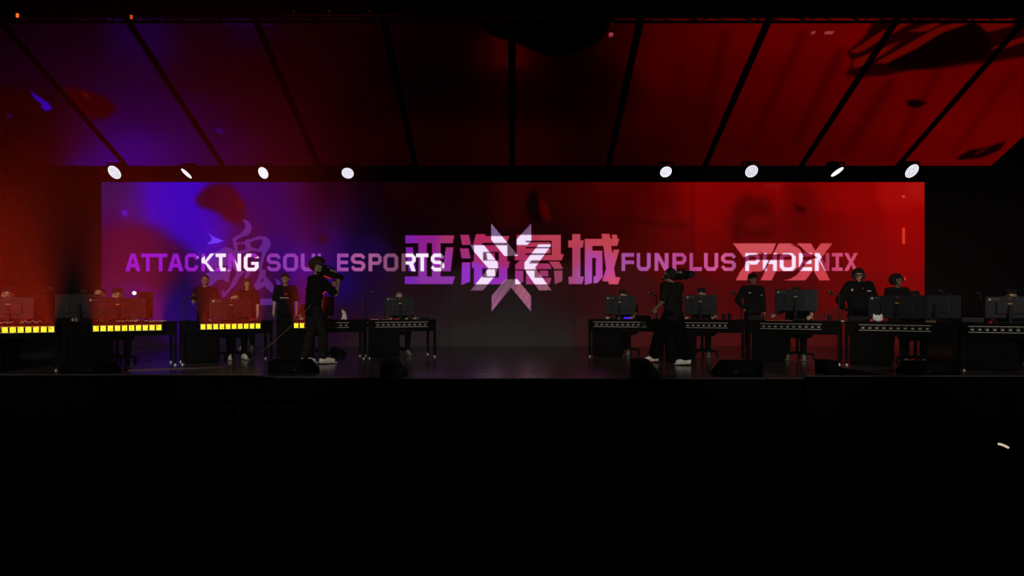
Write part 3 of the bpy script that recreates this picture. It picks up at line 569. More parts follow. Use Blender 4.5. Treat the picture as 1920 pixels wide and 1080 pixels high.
# ------------------------------------------------------------------ desks
# boundaries between desks, along each row: (pixel column, distance)
def bpt(px, Y): return Vector(((px - 960) * Y / F, Y, 0))
RB = [bpt(1100, 12.77), bpt(1236, 12.3), bpt(1398, 11.75), bpt(1580, 10.98), bpt(1800, 10.05), bpt(2036, 9.32)]
LB = [bpt(-116, 9.32), bpt(113, 10.05), bpt(336, 10.98), bpt(515, 11.75), bpt(688, 12.3), bpt(821, 12.77)]
POSN = ['innermost', 'second from the middle', 'third from the middle', 'fourth from the middle', 'outermost']
DESK = {}
DH = 0.745; DD = 0.72
def make_desk(key, a, b, bar, side, idx):
    d = b - a; L = d.length; phi = math.asin(d.y / L)
    lab = 'black desk with a ' + ('glowing yellow' if (side == 'left' and idx >= 1) else 'dark') + ' light bar, %s in the %s row' % (POSN[idx], side)
    if side == 'left' and idx == 1: lab = 'black desk behind the left cameraman, second from the middle in the left row'
    t = thing('tournament_desk', lab, 'desk', a, phi, 'tournament desks in the %s row' % side)
    g = 0.015
    bm = B(); box(bm, (L / 2, DD / 2, DH - 0.015), (L - 2 * g, DD, 0.03), bev=0.006); obj('tabletop', bm, BLACKW, t)
    bm = B(); box(bm, (L / 2, 0.02, DH - 0.03 - 0.10), (L - 2 * g - 0.06, 0.02, 0.20)); obj('front_apron', bm, BLACKW, t)
    for (x, y) in ((0.055, 0.04), (L - 0.055, 0.04), (0.055, DD - 0.04), (L - 0.055, DD - 0.04)):
        bm = B(); box(bm, (x, y, (DH - 0.03 + 0.03) / 2), (0.045, 0.045, DH - 0.06), bev=0.004); lg = obj('leg', bm, BLACKM, t)
        bm = B(); cyl(bm, (x, y, 0), (x, y, 0.012), 0.026, 0.026, 12); cyl(bm, (x, y, 0.012), (x, y, 0.03), 0.012, seg=10); obj('levelling_foot', bm, SILVER, lg)
    bm = B(); box(bm, (L / 2, DD - 0.04, 0.62), (L - 0.16, 0.03, 0.05)); obj('rear_rail', bm, BLACKM, t)
    pw = 0.55 if idx < 3 else 0.62
    bm = B(); box(bm, (0.095 + pw / 2, 0.33, 0.30), (pw, 0.5, 0.53), bev=0.006); ped = obj('pedestal', bm, BLACKW, t)
    bm = B(); box(bm, (0.095 + pw / 2, 0.076, 0.30), (pw - 0.04, 0.008, 0.49)); obj('door_panel', bm, BLACKW, ped)
    bm = B(); box(bm, (0.095 + pw / 2, 0.33, 0.017), (pw - 0.05, 0.4, 0.033)); obj('plinth', bm, BLACKM, ped)
    DESK[key] = (a, d.normalized(), Vector((-d.y, d.x, 0)).normalized(), L, phi)
    # light bar hung on the apron; its ends are where the photo's bar ends project onto the desk front
    def u_at(px):
        k = (px - 960) / F   # solve a.x+u dx = k (a.y+u dy)
        n = d.normalized(); aa = a - Vector((-d.y, d.x, 0)).normalized() * 0.05
        return (k * aa.y - aa.x) / (n.x - k * n.y)
    u0, u1 = u_at(bar[0]), u_at(bar[1])
    lit = {'L2': range(0, 5), 'L3': range(10), 'L4': range(10), 'L5': range(10)}.get(key, ())
    st = 'lit yellow' if len(lit) == 10 else ('half lit yellow' if len(lit) else 'unlit')
    w = thing('light_bar', '%s light bar on the desk %s in the %s row' % (st, POSN[idx], side), 'light bar', a, phi, 'ten-cell light bars on the desks')
    BL = u1 - u0; zc = 0.652; hh = 0.108
    for zz, nm in ((zc + hh / 2 - 0.008, 'rail'), (zc - hh / 2 + 0.008, 'rail')):
        bm = B(); box(bm, ((u0 + u1) / 2, -0.05, zz), (BL, 0.07, 0.014), bev=0.003); obj(nm, bm, RAIL, w)
    bm = B(); box(bm, ((u0 + u1) / 2, -0.008, zc), (BL, 0.012, hh)); 
    for s_ in (u0 + 0.004, u1 - 0.004): box(bm, (s_, -0.05, zc), (0.008, 0.07, hh))
    obj('back_plate', bm, BLACKM, w)
    cw = (BL - 0.02) / 10
    for i in range(10):
        xc = u0 + 0.01 + cw * (i + 0.5)
        bm = B()
        if i in lit:
            box(bm, (xc, -0.074, zc), (cw * 0.76, 0.03, hh * 0.84), bev=0.012)
            o = obj('led_cell', bm, CELL_ON, w)
        else:
            box(bm, (xc, -0.035, zc), (cw * 0.72, 0.03, hh * 0.55), bev=0.006)
            o = obj('led_cell', bm, CELL_OFF, w)
            bm = B(); ball(bm, (xc, -0.052, zc - 0.008), (cw * 0.22, 0.012, 0.014), u=12, v=8); obj('reflector', bm, CELL_REF, o)
    if lit:
        l = bpy.data.lights.new('bar_light', 'AREA'); l.shape = 'RECTANGLE'
        n = len(lit) / 10.0
        l.size = BL * n * 0.96; l.size_y = 0.05; l.spread = math.radians(46); l.color = (1.0, 0.028, 0.0); l.energy = BAR_E * n * {'L5': 1.15, 'L4': 1.0, 'L3': 0.9, 'L2': 0.8}[key]
        lo = bpy.data.objects.new('bar_light', l); C.objects.link(lo)
        dn = d.normalized(); nn = Vector((-d.y, d.x, 0)).normalized()
        lo.location = a + dn * (u0 + BL * n / 2) - nn * 0.11 + Vector((0, 0, zc + 0.02))
        upd = (Vector((0, 0, 1)) - nn * 0.42).normalized()
        zz = -upd; xx = dn; yy = zz.cross(xx).normalized(); xx = yy.cross(zz).normalized()
        lo.rotation_euler = Matrix((xx, yy, zz)).transposed().to_euler()
BAR_E = 310.0
def cell_on():
    m = bpy.data.materials.new('lit_yellow_cell'); m.use_nodes = True; nt = m.node_tree; b = nt.nodes['Principled BSDF']
    n = nt.nodes.new('ShaderNodeTexNoise'); n.inputs['Scale'].default_value = 34; n.inputs['Detail'].default_value = 1
    tc = nt.nodes.new('ShaderNodeTexCoord'); r = nt.nodes.new('ShaderNodeValToRGB')
    r.color_ramp.elements[0].color = (0.6, 0.16, 0.0, 1); r.color_ramp.elements[1].color = (0.6, 0.55, 0.02, 1)
    r.color_ramp.elements[0].position = 0.34; r.color_ramp.elements[1].position = 0.52
    nt.links.new(tc.outputs['Object'], n.inputs['Vector']); nt.links.new(n.outputs['Fac'], r.inputs['Fac'])
    nt.links.new(r.outputs['Color'], b.inputs['Emission Color']); b.inputs['Emission Strength'].default_value = 2.2
    b.inputs['Base Color'].default_value = (0.2, 0.15, 0.0, 1); m.cycles.emission_sampling = 'NONE'
    return m
CELL_ON = cell_on()
CELL_OFF = mat('dark_cell', (0.018, 0.015, 0.03), 0.3, noise=0.2)
CELL_REF = mat('cell_reflector', (0.45, 0.50, 0.30), 0.35, 0.3, noise=0.35, nscale=60)
RBAR = [(1112.5, 1213), (1264, 1365.5), (1424.5, 1542), (1610, 1747), (1814, 1963)]
LBAR = [(702.5, 803), (549, 655.5), (373.5, 490), (171.5, 305), (-45, 105)]
for i in range(5):
    make_desk('R%d' % (i + 1), RB[i], RB[i + 1], RBAR[i], 'right', i)
    make_desk('L%d' % (i + 1), LB[4 - i], LB[5 - i], LBAR[i], 'left', i)
def on(key, px, v, z=DH):
    """point on a desk: the photo column px at depth v behind the desk front"""
    a, dn, nn, L, phi = DESK[key]; a2 = a + nn * v; k = (px - 960) / F
    u = (k * a2.y - a2.x) / (dn.x - k * dn.y)
    p = a2 + dn * u; return Vector((p.x, p.y, z))

# ------------------------------------------------------------------ monitors
def monitor(key, pxl, pxr, ytop, ybot, label, yaw=0.0, v=0.30, plain=False):
    a, dn, nn, L, phi = DESK[key]
    c = on(key, (pxl + pxr) / 2, v); s = F / c.y
    w = (pxr - pxl) / s / max(0.75, math.cos(phi + yaw)); zt = HC + (HY - ytop) / s; zb = HC + (HY - ybot) / s; h = zt - zb
    t = thing('monitor', label, 'monitor', c, phi + yaw, 'monitors on the tournament desks')
    zc = (zt + zb) / 2 - DH
    bm = B(); box(bm, (0, 0, zc), (w, 0.03, h), bev=0.008)
    box(bm, (0, -0.022, zc - 0.01), (w * 0.55, 0.03, h * 0.55), bev=0.012); obj('shell', bm, MONM, t)
    bm = B(); box(bm, (0, 0.017, zc), (w - 0.02, 0.004, h - 0.02)); obj('screen', bm, mat('monitor_screen', (0.01, 0.01, 0.012), 0.2, emit=(0.05, 0.06, 0.08), es=0.6, noise=0.05), t)
    bm = B(); box(bm, (0, -0.045, (zc) / 2 + 0.02), (0.05, 0.03, zc + 0.02), bev=0.006); obj('stand_neck', bm, PLAST, t)
    bm = B(); box(bm, (0, -0.02, 0.008), (0.26, 0.2, 0.014), bev=0.006); obj('stand_base', bm, PLAST, t)
    if not plain:
        x0 = -w / 2 + 0.06; z0 = zc + h / 2 - 0.045
        bm = B()
        for (dx, dz, ww, hh) in ((0, 0.013, 0.032, 0.006), (0, -0.013, 0.032, 0.006), (-0.013, 0, 0.006, 0.032), (0.013, 0.004, 0.006, 0.026), (0, 0, 0.012, 0.012)): box(bm, (x0 + dx, -0.0165, z0 + dz), (ww, 0.002, hh))
        obj('square_emblem', bm, WHITEP, t)
        bm = B()
        for j in range(6): 
            box(bm, (x0 + 0.035 + j * 0.016, -0.0165, z0 + 0.004), (0.004, 0.002, 0.014))
            if j % 2 == 0: box(bm, (x0 + 0.041 + j * 0.016, -0.0165, z0 + 0.004), (0.008, 0.002, 0.004))
        obj('wordmark', bm, mat('grey_print', (0.35, 0.36, 0.37), 0.6, noise=0.05), t)
        bm = B(); box(bm, (0, -0.039, zc + h * 0.17), (0.055, 0.003, 0.016)); obj('yellow_sticker', bm, YELLOWP, t)
        bm = B(); cyl(bm, (0, -0.0165, zc + h / 2 - 0.03), (0, -0.018, zc + h / 2 - 0.03), 0.012, seg=12); obj('red_button', bm, REDP, t)
    return t
monitor('R1', 1136, 1189, 555, 590, 'monitor back on the innermost desk of the right row, blue glow under it')
monitor('R2', 1286, 1341, 553, 590, 'monitor back right of the cameraman in black on the right')
monitor('R3', 1460, 1524, 543, 583, 'tall-set monitor back between the capped coach and the headset coach')
monitor('R4', 1646, 1720, 554, 597, 'slightly turned monitor back behind the white round plush', yaw=-0.15)
monitor('R4', 1722, 1786, 554, 596, 'plain dark monitor back beside the one behind the white round plush', v=0.42, plain=True)
monitor('R5', 1860, 1926, 556, 597, 'monitor back at the far right edge')
monitor('L1', 724, 775, 557, 592, 'monitor back on the innermost desk of the left row')
monitor('L2', 598, 625, 556, 592, 'monitor partly hidden behind the left cameraman', plain=True)
monitor('L3', 403, 462, 560, 596, 'monitor back in front of the long-haired woman', yaw=0.1)
monitor('L4', 182, 257, 558, 597, 'monitor back above the glowing bar beside the papers', yaw=0.1)
monitor('L4', 118, 178, 552, 596, 'dark monitor back left of the one beside the papers', v=0.45, plain=True)
monitor('L4', 260, 284, 547, 597, 'narrow dark monitor turned side-on at the right end of its desk', v=0.5, plain=True, yaw=0.6)
monitor('L5', -18, 49, 557, 598, 'monitor back at the far left edge')

# ------------------------------------------------------------------ webcams on stands
def cam_stand(key, pxp, pxc, yc, label, v=0.55):
    a, dn, nn, L, phi = DESK[key]; c = on(key, pxp, v); s = F / c.y
    ztop = HC + (HY - yc) / s - DH; dx = (pxc - pxp) / s
    t = thing('webcam_stand', label, 'webcam', c, 0, 'webcams on thin stands on the desks')
    bm = B(); cyl(bm, (0, 0, 0), (0, 0, 0.015), 0.06, 0.055, 20); obj('base', bm, PLAST, t)
    bm = B(); cyl(bm, (0, 0, 0.012), (0, 0, ztop - 0.05), 0.011, seg=10); obj('pole', bm, PLAST, t)
    bm = B(); tube(bm, [(0, 0, ztop - 0.05), (dx * 0.4, 0.0, ztop - 0.035), (dx, 0.02, ztop - 0.02)], 0.008); ball(bm, (0, 0, ztop - 0.05), 0.018, u=10, v=8); obj('arm', bm, MONM, t)
    bm = B(); box(bm, (dx, 0.02, ztop + 0.005), (0.085, 0.05, 0.04), bev=0.01); cyl(bm, (dx, 0.04, ztop + 0.005), (dx, 0.07, ztop + 0.005), 0.018, seg=12); o = obj('camera_body', bm, PLAST, t)
    bm = B(); box(bm, (dx - 0.03, -0.008, ztop + 0.012), (0.012, 0.004, 0.012)); obj('bracket_screw', bm, SILVER, o)
cam_stand('R1', 1231, 1219, 550, 'webcam on a thin stand left of the cameraman in black on the right')
cam_stand('R2', 1390, 1374, 550, 'webcam on a thin stand left of the capped coach')
cam_stand('R3', 1573, 1557, 549, 'webcam on a tall thin stand left of the headset coach')
cam_stand('R4', 1782, 1765, 546, 'webcam on a stand at the plain dark monitor, right row')
cam_stand('R5', 1838, 1836, 550, 'webcam on a stand near the far right edge')
cam_stand('L1', 686, 700, 548, 'webcam on a thin stand right of the white standing plush')
cam_stand('L3', 347, 365, 554, 'webcam on a thin stand left of the standing man in a dark shirt')
cam_stand('L4', 140, 158, 546, 'webcam on a stand above the dark monitors, left row')
cam_stand('L5', 84, 98, 541, 'webcam on a stand near the far left edge')

# ------------------------------------------------------------------ chairs
def chair(loc, rz, label):
    t = thing('office_chair', label, 'chair', loc, rz, 'black office chairs behind the desks')
    bm = B(); box(bm, (0, 0, 0.45), (0.50, 0.48, 0.09), bev=0.03); obj('seat', bm, PLAST, t, True)
    bm = B(); box(bm, (0, 0.27, 0.78), (0.48, 0.09, 0.56), Matrix.Rotation(-0.15, 3, 'X'), bev=0.035); obj('backrest', bm, PLAST, t, True)
    bm = B(); cyl(bm, (0, 0, 0.1), (0, 0, 0.41), 0.028, seg=14); obj('column', bm, BLACKM, t)
    for s_ in (-1, 1):
        bm = B(); tube(bm, [(s_ * 0.25, 0.05, 0.45), (s_ * 0.31, 0.05, 0.5), (s_ * 0.31, 0.05, 0.66)], 0.016); box(bm, (s_ * 0.31, 0.0, 0.67), (0.07, 0.26, 0.03), bev=0.01); obj('armrest', bm, PLAST, t)
    bm = B()
    for i in range(5):
        th = 2 * PI * i / 5 + 0.3; p = Vector((math.cos(th) * 0.3, math.sin(th) * 0.3, 0.085)); cyl(bm, (0, 0, 0.12), p, 0.03, 0.018, 8)
    st = obj('star_base', bm, BLACKM, t)
    for i in range(5):
        th = 2 * PI * i / 5 + 0.3; x, y = math.cos(th) * 0.3, math.sin(th) * 0.3
        bm = B(); cyl(bm, (x - 0.02, y, 0.032), (x + 0.02, y, 0.032), 0.032, seg=14); cyl(bm, (x, y, 0.04), (x, y, 0.09), 0.01, seg=8); obj('caster', bm, PLAST, st)
    return t

# ------------------------------------------------------------------ people
def hand(bm, w, dirv, palm_n, grip=0.5, s=1.0, side=1):
    """palm and five bent fingers growing from wrist w along dirv; fingers bend towards palm_n"""
    d = dirv.normalized(); n = (palm_n - d * palm_n.dot(d)).normalized(); x = d.cross(n).normalized() * side
    w = Vector(w); k = s
    c = w + d * 0.045 * k
    limb(bm, [w, w + d * 0.04 * k, w + d * 0.08 * k], [0.026 * k, 0.03 * k, 0.028 * k], 10)
    for j in (-1, 0, 1): ball(bm, w + d * 0.065 * k + x * 0.022 * j * k, 0.02 * k, u=8, v=6)
    for j, (off, ln) in enumerate(((-0.033, 0.062), (-0.011, 0.078), (0.011, 0.083), (0.033, 0.072))):
        p = w + d * 0.085 * k + x * off * k; dd = d.copy(); pts = [p]
        for q in range(3):
            ang = grip * (0.25 + 0.45 * q); dd = (d * math.cos(ang) + n * math.sin(ang)); pts.append(pts[-1] + dd * ln * k / 3)
        limb(bm, pts, [0.0095 * k, 0.009 * k, 0.0082 * k, 0.007 * k], 8)
    p = w + d * 0.03 * k + x * 0.028 * k; td = (d * 0.6 + x * 0.75 + n * 0.35).normalized()
    limb(bm, [p, p + td * 0.035 * k, p + td * 0.035 * k + (d * 0.8 + n * 0.4 + x * 0.2).normalized() * 0.032 * k], [0.014 * k, 0.011 * k, 0.0085 * k], 8)

def person(label, loc, rz, J, k=1.0, skin=SKIN, shirt=CLOTH, trousers=JEANS, shoes=SHOEG, hair='short', hairm=HAIR, sleeves='short', face_rot=0.0, head_tilt=0.0, extras=(), wide=1.0, group=None, baggy=0.0, longshirt=0.0):
    t = thing('person', label, 'person', loc, rz, group)
    t.scale = (k, k, k)
    V = {n: Vector(p) for n, p in J.items() if isinstance(p, tuple)}
    W_ = wide
    HR = Matrix.Rotation(face_rot, 3, 'Z') @ Matrix.Rotation(head_tilt, 3, 'X')
    hc = V['head']
    def H(x, y, z): return hc + HR @ Vector((x, y, z))
    # -- body: one fused surface
    bm = B()
    pel, che, nek = V['pelvis'], V['chest'], V['neck']
    for f_ in (0, .25, .5, .75, 1): ball(bm, pel.lerp(che, f_), (0.125, 0.085, 0.12))
    limb(bm, [V['sh0'], V['sh1']], [0.06, 0.06])
    limb(bm, [nek, hc + Vector((0, 0, -0.06))], [0.056, 0.052])
    ball(bm, H(0, 0.012, 0.02), (0.078, 0.096, 0.098), HR, 18, 12)
    ball(bm, H(0, -0.02, -0.045), (0.058, 0.068, 0.072), HR, 14, 10)
    limb(bm, [H(0, -0.082, 0.012), H(0, -0.104, -0.024)], [0.010, 0.016], 8)        # nose
    limb(bm, [H(-0.022, -0.084, -0.058), H(0.022, -0.084, -0.058)], [0.009, 0.009], 8)  # lips
    ball(bm, H(0, -0.072, -0.095), 0.022, u=10, v=8)                                 # chin
    limb(bm, [H(-0.04, -0.078, 0.035), H(0.04, -0.078, 0.035)], [0.012, 0.012], 8)      # brow
    for s_ in (-1, 1): ball(bm, H(s_ * 0.08, 0.01, -0.01), (0.012, 0.02, 0.032), HR, 10, 8)  # ears
    for i in (0, 1):
        s_ = -1 if i == 0 else 1
        sh, el, wr, ha = V['sh%d' % i], V['el%d' % i], V['wr%d' % i], V['ha%d' % i]
        limb(bm, [sh, el, wr], [0.05, 0.04, 0.026])
        pn = J.get('pn%d' % i, None); pn = Vector(pn) if pn else Vector((-s_ * 1.0, 0, -0.2))
        hand(bm, wr, ha - wr, pn, J.get('grip%d' % i, 0.6), side=(1 if i else -1))
        hp_, kn, an = V['hip%d' % i], V['kn%d' % i], V['an%d' % i]
        limb(bm, [hp_, kn, an], [0.08, 0.052, 0.036])
    me = remesh(bm, 'body', 0.0105, 1); o = link('body', me, skin, t)
    # eyes
    for s_ in (-1, 1):
        bm = B(); ball(bm, H(s_ * 0.032, -0.081, 0.012), (0.013, 0.008, 0.008), HR, 10, 8); e = obj('eye', bm, EYEM, t, True)
    # -- shirt
    bm = B(); wz = 0.155 * W_
    ax = (che - pel)
    for f, r in ((-0.12 - longshirt, 0.152), (0.25, 0.148), (0.6, 0.155), (0.95, 0.158)):
        ball(bm, pel + ax * f, (r * 1.18 * W_, r * 0.86 * (0.5 + 0.5 * W_), 0.13))
    up = (nek - che)
    ball(bm, che + up * 0.35, (0.185 * W_, 0.125, 0.13)); ball(bm, che + up * 0.7, (0.15 * W_, 0.10, 0.085))
    limb(bm, [V['sh0'], che + up * 0.78, V['sh1']], [0.075 * W_, 0.078, 0.075 * W_])
    for i in (0, 1):
        sh, el, wr = V['sh%d' % i], V['el%d' % i], V['wr%d' % i]
        if sleeves == 'short': limb(bm, [sh, sh.lerp(el, 0.82)], [0.078 * W_, 0.072 * W_])
        else: limb(bm, [sh, el, el.lerp(wr, 0.93)], [0.082 * W_, 0.066 * W_, 0.046])
    if sleeves == 'long': limb(bm, [nek + Vector((0, 0, -0.02)), nek + Vector((0, 0, 0.015))], [0.075, 0.072])
    me = remesh(bm, 'shirt', 0.016, 2); link('shirt' if sleeves == 'short' else 'jacket', me, shirt, t)
    # -- trousers
    bm = B(); bg = baggy
    ball(bm, pel + Vector((0, 0, -0.03)), (0.17 * W_, 0.125, 0.11))
    for i in (0, 1):
        hp_, kn, an = V['hip%d' % i], V['kn%d' % i], V['an%d' % i]
        limb(bm, [hp_, kn, an.lerp(kn, 0.06 + bg * 2)], [0.098 + bg * 0.3, 0.072 + bg * 0.8, 0.056 + bg])
    me = remesh(bm, 'trousers', 0.016, 2); link('trousers', me, trousers, t)
    # -- shoes
    for i in (0, 1):
        an, toe = V['an%d' % i], V['toe%d' % i]; f = toe - an; f.z = 0; fl = f.normalized(); tilt = toe.z - (an.z - 0.06)
        bm = B(); heel = an + Vector((0, 0, -0.035)) - fl * 0.03
        limb(bm, [heel, an + Vector((0, 0, -0.025)) + fl * 0.05, toe + Vector((0, 0, 0.02))], [0.045, 0.046, 0.036])
        limb(bm, [an + Vector((0, 0, 0.02)), an + Vector((0, 0, -0.03))], [0.045, 0.045])
        me = remesh(bm, 'shoe', 0.011, 1); so = link('shoe', me, shoes, t)
        bm = B(); h0 = heel + Vector((0, 0, -0.036)); t0 = toe + Vector((0, 0, -0.012)) + fl * 0.02
        q = (t0 - h0); M3 = q.to_track_quat('Y', 'Z').to_matrix()
        box(bm, (h0 + t0) / 2, (0.088, q.length + 0.07, 0.024), M3, bev=0.01); obj('sole', bm, SOLE if shoes is SHOEW else SHOEG, so)
    # -- hair
    bm = B()
    if hair in ('short', 'cap', 'fringe', 'bushy', 'long', 'knit'):
        ball(bm, H(0, 0.030, 0.045), (0.086, 0.098, 0.088), HR, 18, 12)
        ball(bm, H(0, 0.055, -0.01), (0.082, 0.072, 0.085), HR, 16, 10)
    if hair in ('fringe', 'long'):
        for x in (-0.05, -0.02, 0.02, 0.05): limb(bm, [H(x, -0.03, 0.11), H(x * 1.2, -0.078, 0.06)], [0.03, 0.018], 8)
    if hair == 'bushy':
        rr = random.Random(3)
        for i in range(70):
            th = rr.uniform(0, 2 * PI); ph = rr.uniform(-0.75, 1.3)
            y = math.sin(th) * math.cos(ph)
            if y < -0.30 and ph < 0.55: continue
            ball(bm, H(math.cos(th) * math.cos(ph) * 0.122, y * 0.11 + 0.02, math.sin(ph) * 0.10 + 0.02), 0.050, u=8, v=6)
    if hair == 'long':
        for s_ in (-1, 1):
            limb(bm, [H(s_ * 0.075, 0.01, 0.03), H(s_ * 0.092, 0.02, -0.12), H(s_ * 0.11, 0.02, -0.26), H(s_ * 0.10, -0.03, -0.38)], [0.03, 0.04, 0.045, 0.03])
        limb(bm, [H(0, 0.08, 0), H(0, 0.1, -0.15), H(0, 0.11, -0.34)], [0.08, 0.09, 0.08])
    me = remesh(bm, 'hair', 0.012, 1); link({'knit': 'beanie', 'cap': 'hair'}.get(hair, 'hair'), me, hairm, t)
    if hair == 'cap':
        bm = B(); ball(bm, H(0, 0.02, 0.06), (0.098, 0.112, 0.085), HR, 18, 12); ball(bm, H(0, -0.1, 0.055), (0.07, 0.075, 0.012), HR, 16, 8); link('cap', remesh(bm, 'cap', 0.01, 1), CLOTH, t)
    for kind, args in extras:
        if kind == 'headset':
            bm = B(); pts = [H(math.cos(a_) * 0.1, 0.02, 0.02 + math.sin(a_) * 0.12) for a_ in [PI * i / 10 for i in range(11)]]; tube(bm, pts, 0.013)
            hs = obj('headset', bm, PLAST, t, True)
            for s_ in (-1, 1):
                bm = B(); cyl(bm, H(s_ * 0.075, 0.012, 0), H(s_ * 0.118, 0.012, 0), 0.048, 0.042, 18); obj('ear_cup', bm, MONM, hs)
            bm = B(); tube(bm, [H(0.1, -0.01, -0.03), H(0.085, -0.07, -0.06), H(0.05, -0.105, -0.065)], 0.005); ball(bm, H(0.045, -0.107, -0.065), 0.012, u=8, v=6); obj('microphone_boom', bm, PLAST, hs)
        if kind == 'patch':
            x, z, w_, h_, m_, nm = args
            f = (z - pel.z) / max(0.01, che.z - pel.z); cx = pel.lerp(che, f) if f < 1 else che
            yy = cx.y - 0.135 * (0.5 + 0.5 * W_) - 0.006
            if abs(x) > 0.12: yy = cx.y - 0.10
            bm = B(); nseg = 3
            for j in range(nseg): box(bm, (x + (j - 1) * w_ / nseg, yy - 0.004, z + (j % 2) * h_ * 0.15), (w_ / nseg * 0.85, 0.012, h_), Matrix.Rotation(0.2, 3, 'Y'))
            obj(nm, bm, m_, t)
        if kind == 'glasses':
            bm = B()
            for s_ in (-1, 1):
                pts = [H(s_ * 0.034 + math.cos(a_) * 0.026, -0.098, 0.01 + math.sin(a_) * 0.02) for a_ in [2 * PI * i / 12 for i in range(13)]]; tube(bm, pts, 0.003, 6)
            tube(bm, [H(-0.01, -0.1, 0.014), H(0.01, -0.1, 0.014)], 0.003, 6); obj('glasses', bm, PLAST, t)
    return t

def STAND(**kw):
    d = dict(pelvis=(0, 0, .95), chest=(0, 0, 1.24), neck=(0, 0.01, 1.46), head=(0, -0.015, 1.625),
      sh0=(-.175, 0, 1.41), el0=(-.235, .03, 1.13), wr0=(-.245, -.03, .90), ha0=(-.245, -.05, .80), sh1=(.175, 0, 1.41), el1=(.235, .03, 1.13), wr1=(.245, -.03, .90), ha1=(.245, -.05, .80),
      hip0=(-.09, 0, .91), kn0=(-.105, -.01, .50), an0=(-.11, .03, .09), toe0=(-.13, -.13, .032), hip1=(.09, 0, .91), kn1=(.105, -.01, .50), an1=(.11, .03, .09), toe1=(.13, -.13, .032))
    d.update(kw); return d
def SEAT(**kw):
    d = dict(pelvis=(0, 0.02, .60), chest=(0, -.03, .88), neck=(0, -.07, 1.08), head=(0, -.115, 1.235),
      sh0=(-.17, -.05, 1.03), el0=(-.27, -.24, .86), wr0=(-.27, -.46, .82), ha0=(-.25, -.56, .80), sh1=(.17, -.05, 1.03), el1=(.27, -.24, .86), wr1=(.27, -.46, .82), ha1=(.25, -.56, .80),
      pn0=(0.1, 0, -1), pn1=(-0.1, 0, -1), grip0=0.7, grip1=0.5,
      hip0=(-.09, 0.0, .585), kn0=(-.14, -.38, .56), an0=(-.13, -.36, .10), toe0=(-.14, -.51, .034), hip1=(.09, 0.0, .585), kn1=(.14, -.38, .56), an1=(.14, -.32, .10), toe1=(.16, -.47, .034))
    d.update(kw); return d

# standing people behind the desks
def stand_at(px, ytop, H, Y): return Vector(((px - 960) * Y / F, Y, 0))
def Yfor(ytop, H): return (H - HC) * F / (HY - ytop)
person('person standing on the left in a dark round-neck shirt, one hand down on the monitor', (lambda Y: ((385 - 960) * Y / F, Y, 0))(Yfor(516, 1.72)), 0.25, STAND(el1=(.26, 0, 1.12), wr1=(.26, -.08, .9), ha1=(.26, -.12, .8), el0=(-.26, -.02, 1.16), wr0=(-.22, -.2, 1.1), ha0=(-.2, -.28, 1.12)), 1.72 / 1.75, hair='short', hairm=HAIR)
person('long-haired woman standing on the left behind the monitor, dark top', (lambda Y: ((464 - 960) * Y / F, Y, 0))(Yfor(523, 1.64)), 0.2, STAND(), 1.64 / 1.75, hair='long', hairm=HAIRB, sleeves='short', face_rot=0.2)
person('person standing on the left in a black t-shirt with a printed chest, arms down', (lambda Y: ((535 - 960) * Y / F, Y, 0))(Yfor(513, 1.74)), 0.2, STAND(), 1.74 / 1.75, hair='fringe', sleeves='short', extras=(('patch', (0.0, 1.20, 0.2, 0.018, WHITEP, 'chest_print')), ('patch', (0.03, 1.28, 0.05, 0.04, REDP, 'chest_emblem'))))
person('person in a black cap and jacket with white marks, standing behind the right row', (lambda Y: ((1411 - 960) * Y / F, Y, 0))(Yfor(512, 1.74)), -0.1, STAND(el0=(-.33, 0.02, 1.16), wr0=(-.21, -.03, .98), ha0=(-.16, 0.0, .90)), 1.72 / 1.75, skin=SKIND, hair='cap', sleeves='long', wide=1.05, face_rot=0.1, extras=(('patch', (-0.10, 1.32, 0.05, 0.018, WHITEP, 'chest_mark')), ('patch', (0.17, 1.27, 0.03, 0.016, WHITEP, 'sleeve_mark'))))
person('large person in a black jacket with headset and glasses, hands behind the back', (lambda Y: ((1611 - 960) * Y / F, Y, 0))(11.9), 0.05, STAND(el0=(-.30, .12, 1.15), wr0=(-.2, .2, .98), ha0=(-.1, .2, .95), el1=(.36, .1, 1.15), wr1=(.22, .2, .98), ha1=(.12, .2, .95), head=(-0.03, -0.015, 1.6)), 1.72 / 1.75, hair='fringe', sleeves='long', wide=1.28, face_rot=-0.45, longshirt=0.25, extras=(('headset', ()), ('glasses', ()), ('patch', (0.09, 1.31, 0.08, 0.02, WHITEP, 'chest_mark')), ('patch', (-0.2, 1.33, 0.03, 0.04, WHITEP, 'shoulder_mark')), ('patch', (-0.03, 1.36, 0.03, 0.02, REDP, 'collar_mark'))))
person('person with a round bushy haircut and dark top, behind the slightly turned monitor', (lambda Y: ((1682 - 960) * Y / F, Y, 0))(Yfor(512, 1.70)), -0.2, STAND(el0=(-.25, -.05, 1.12), wr0=(-.1, -.22, 1.05), ha0=(-.02, -.27, 1.05), el1=(.25, -.05, 1.12), wr1=(.1, -.22, 1.05), ha1=(.03, -.27, 1.05)), 1.66 / 1.75, skin=SKIND, hair='bushy', sleeves='short', wide=0.98, face_rot=0.5)

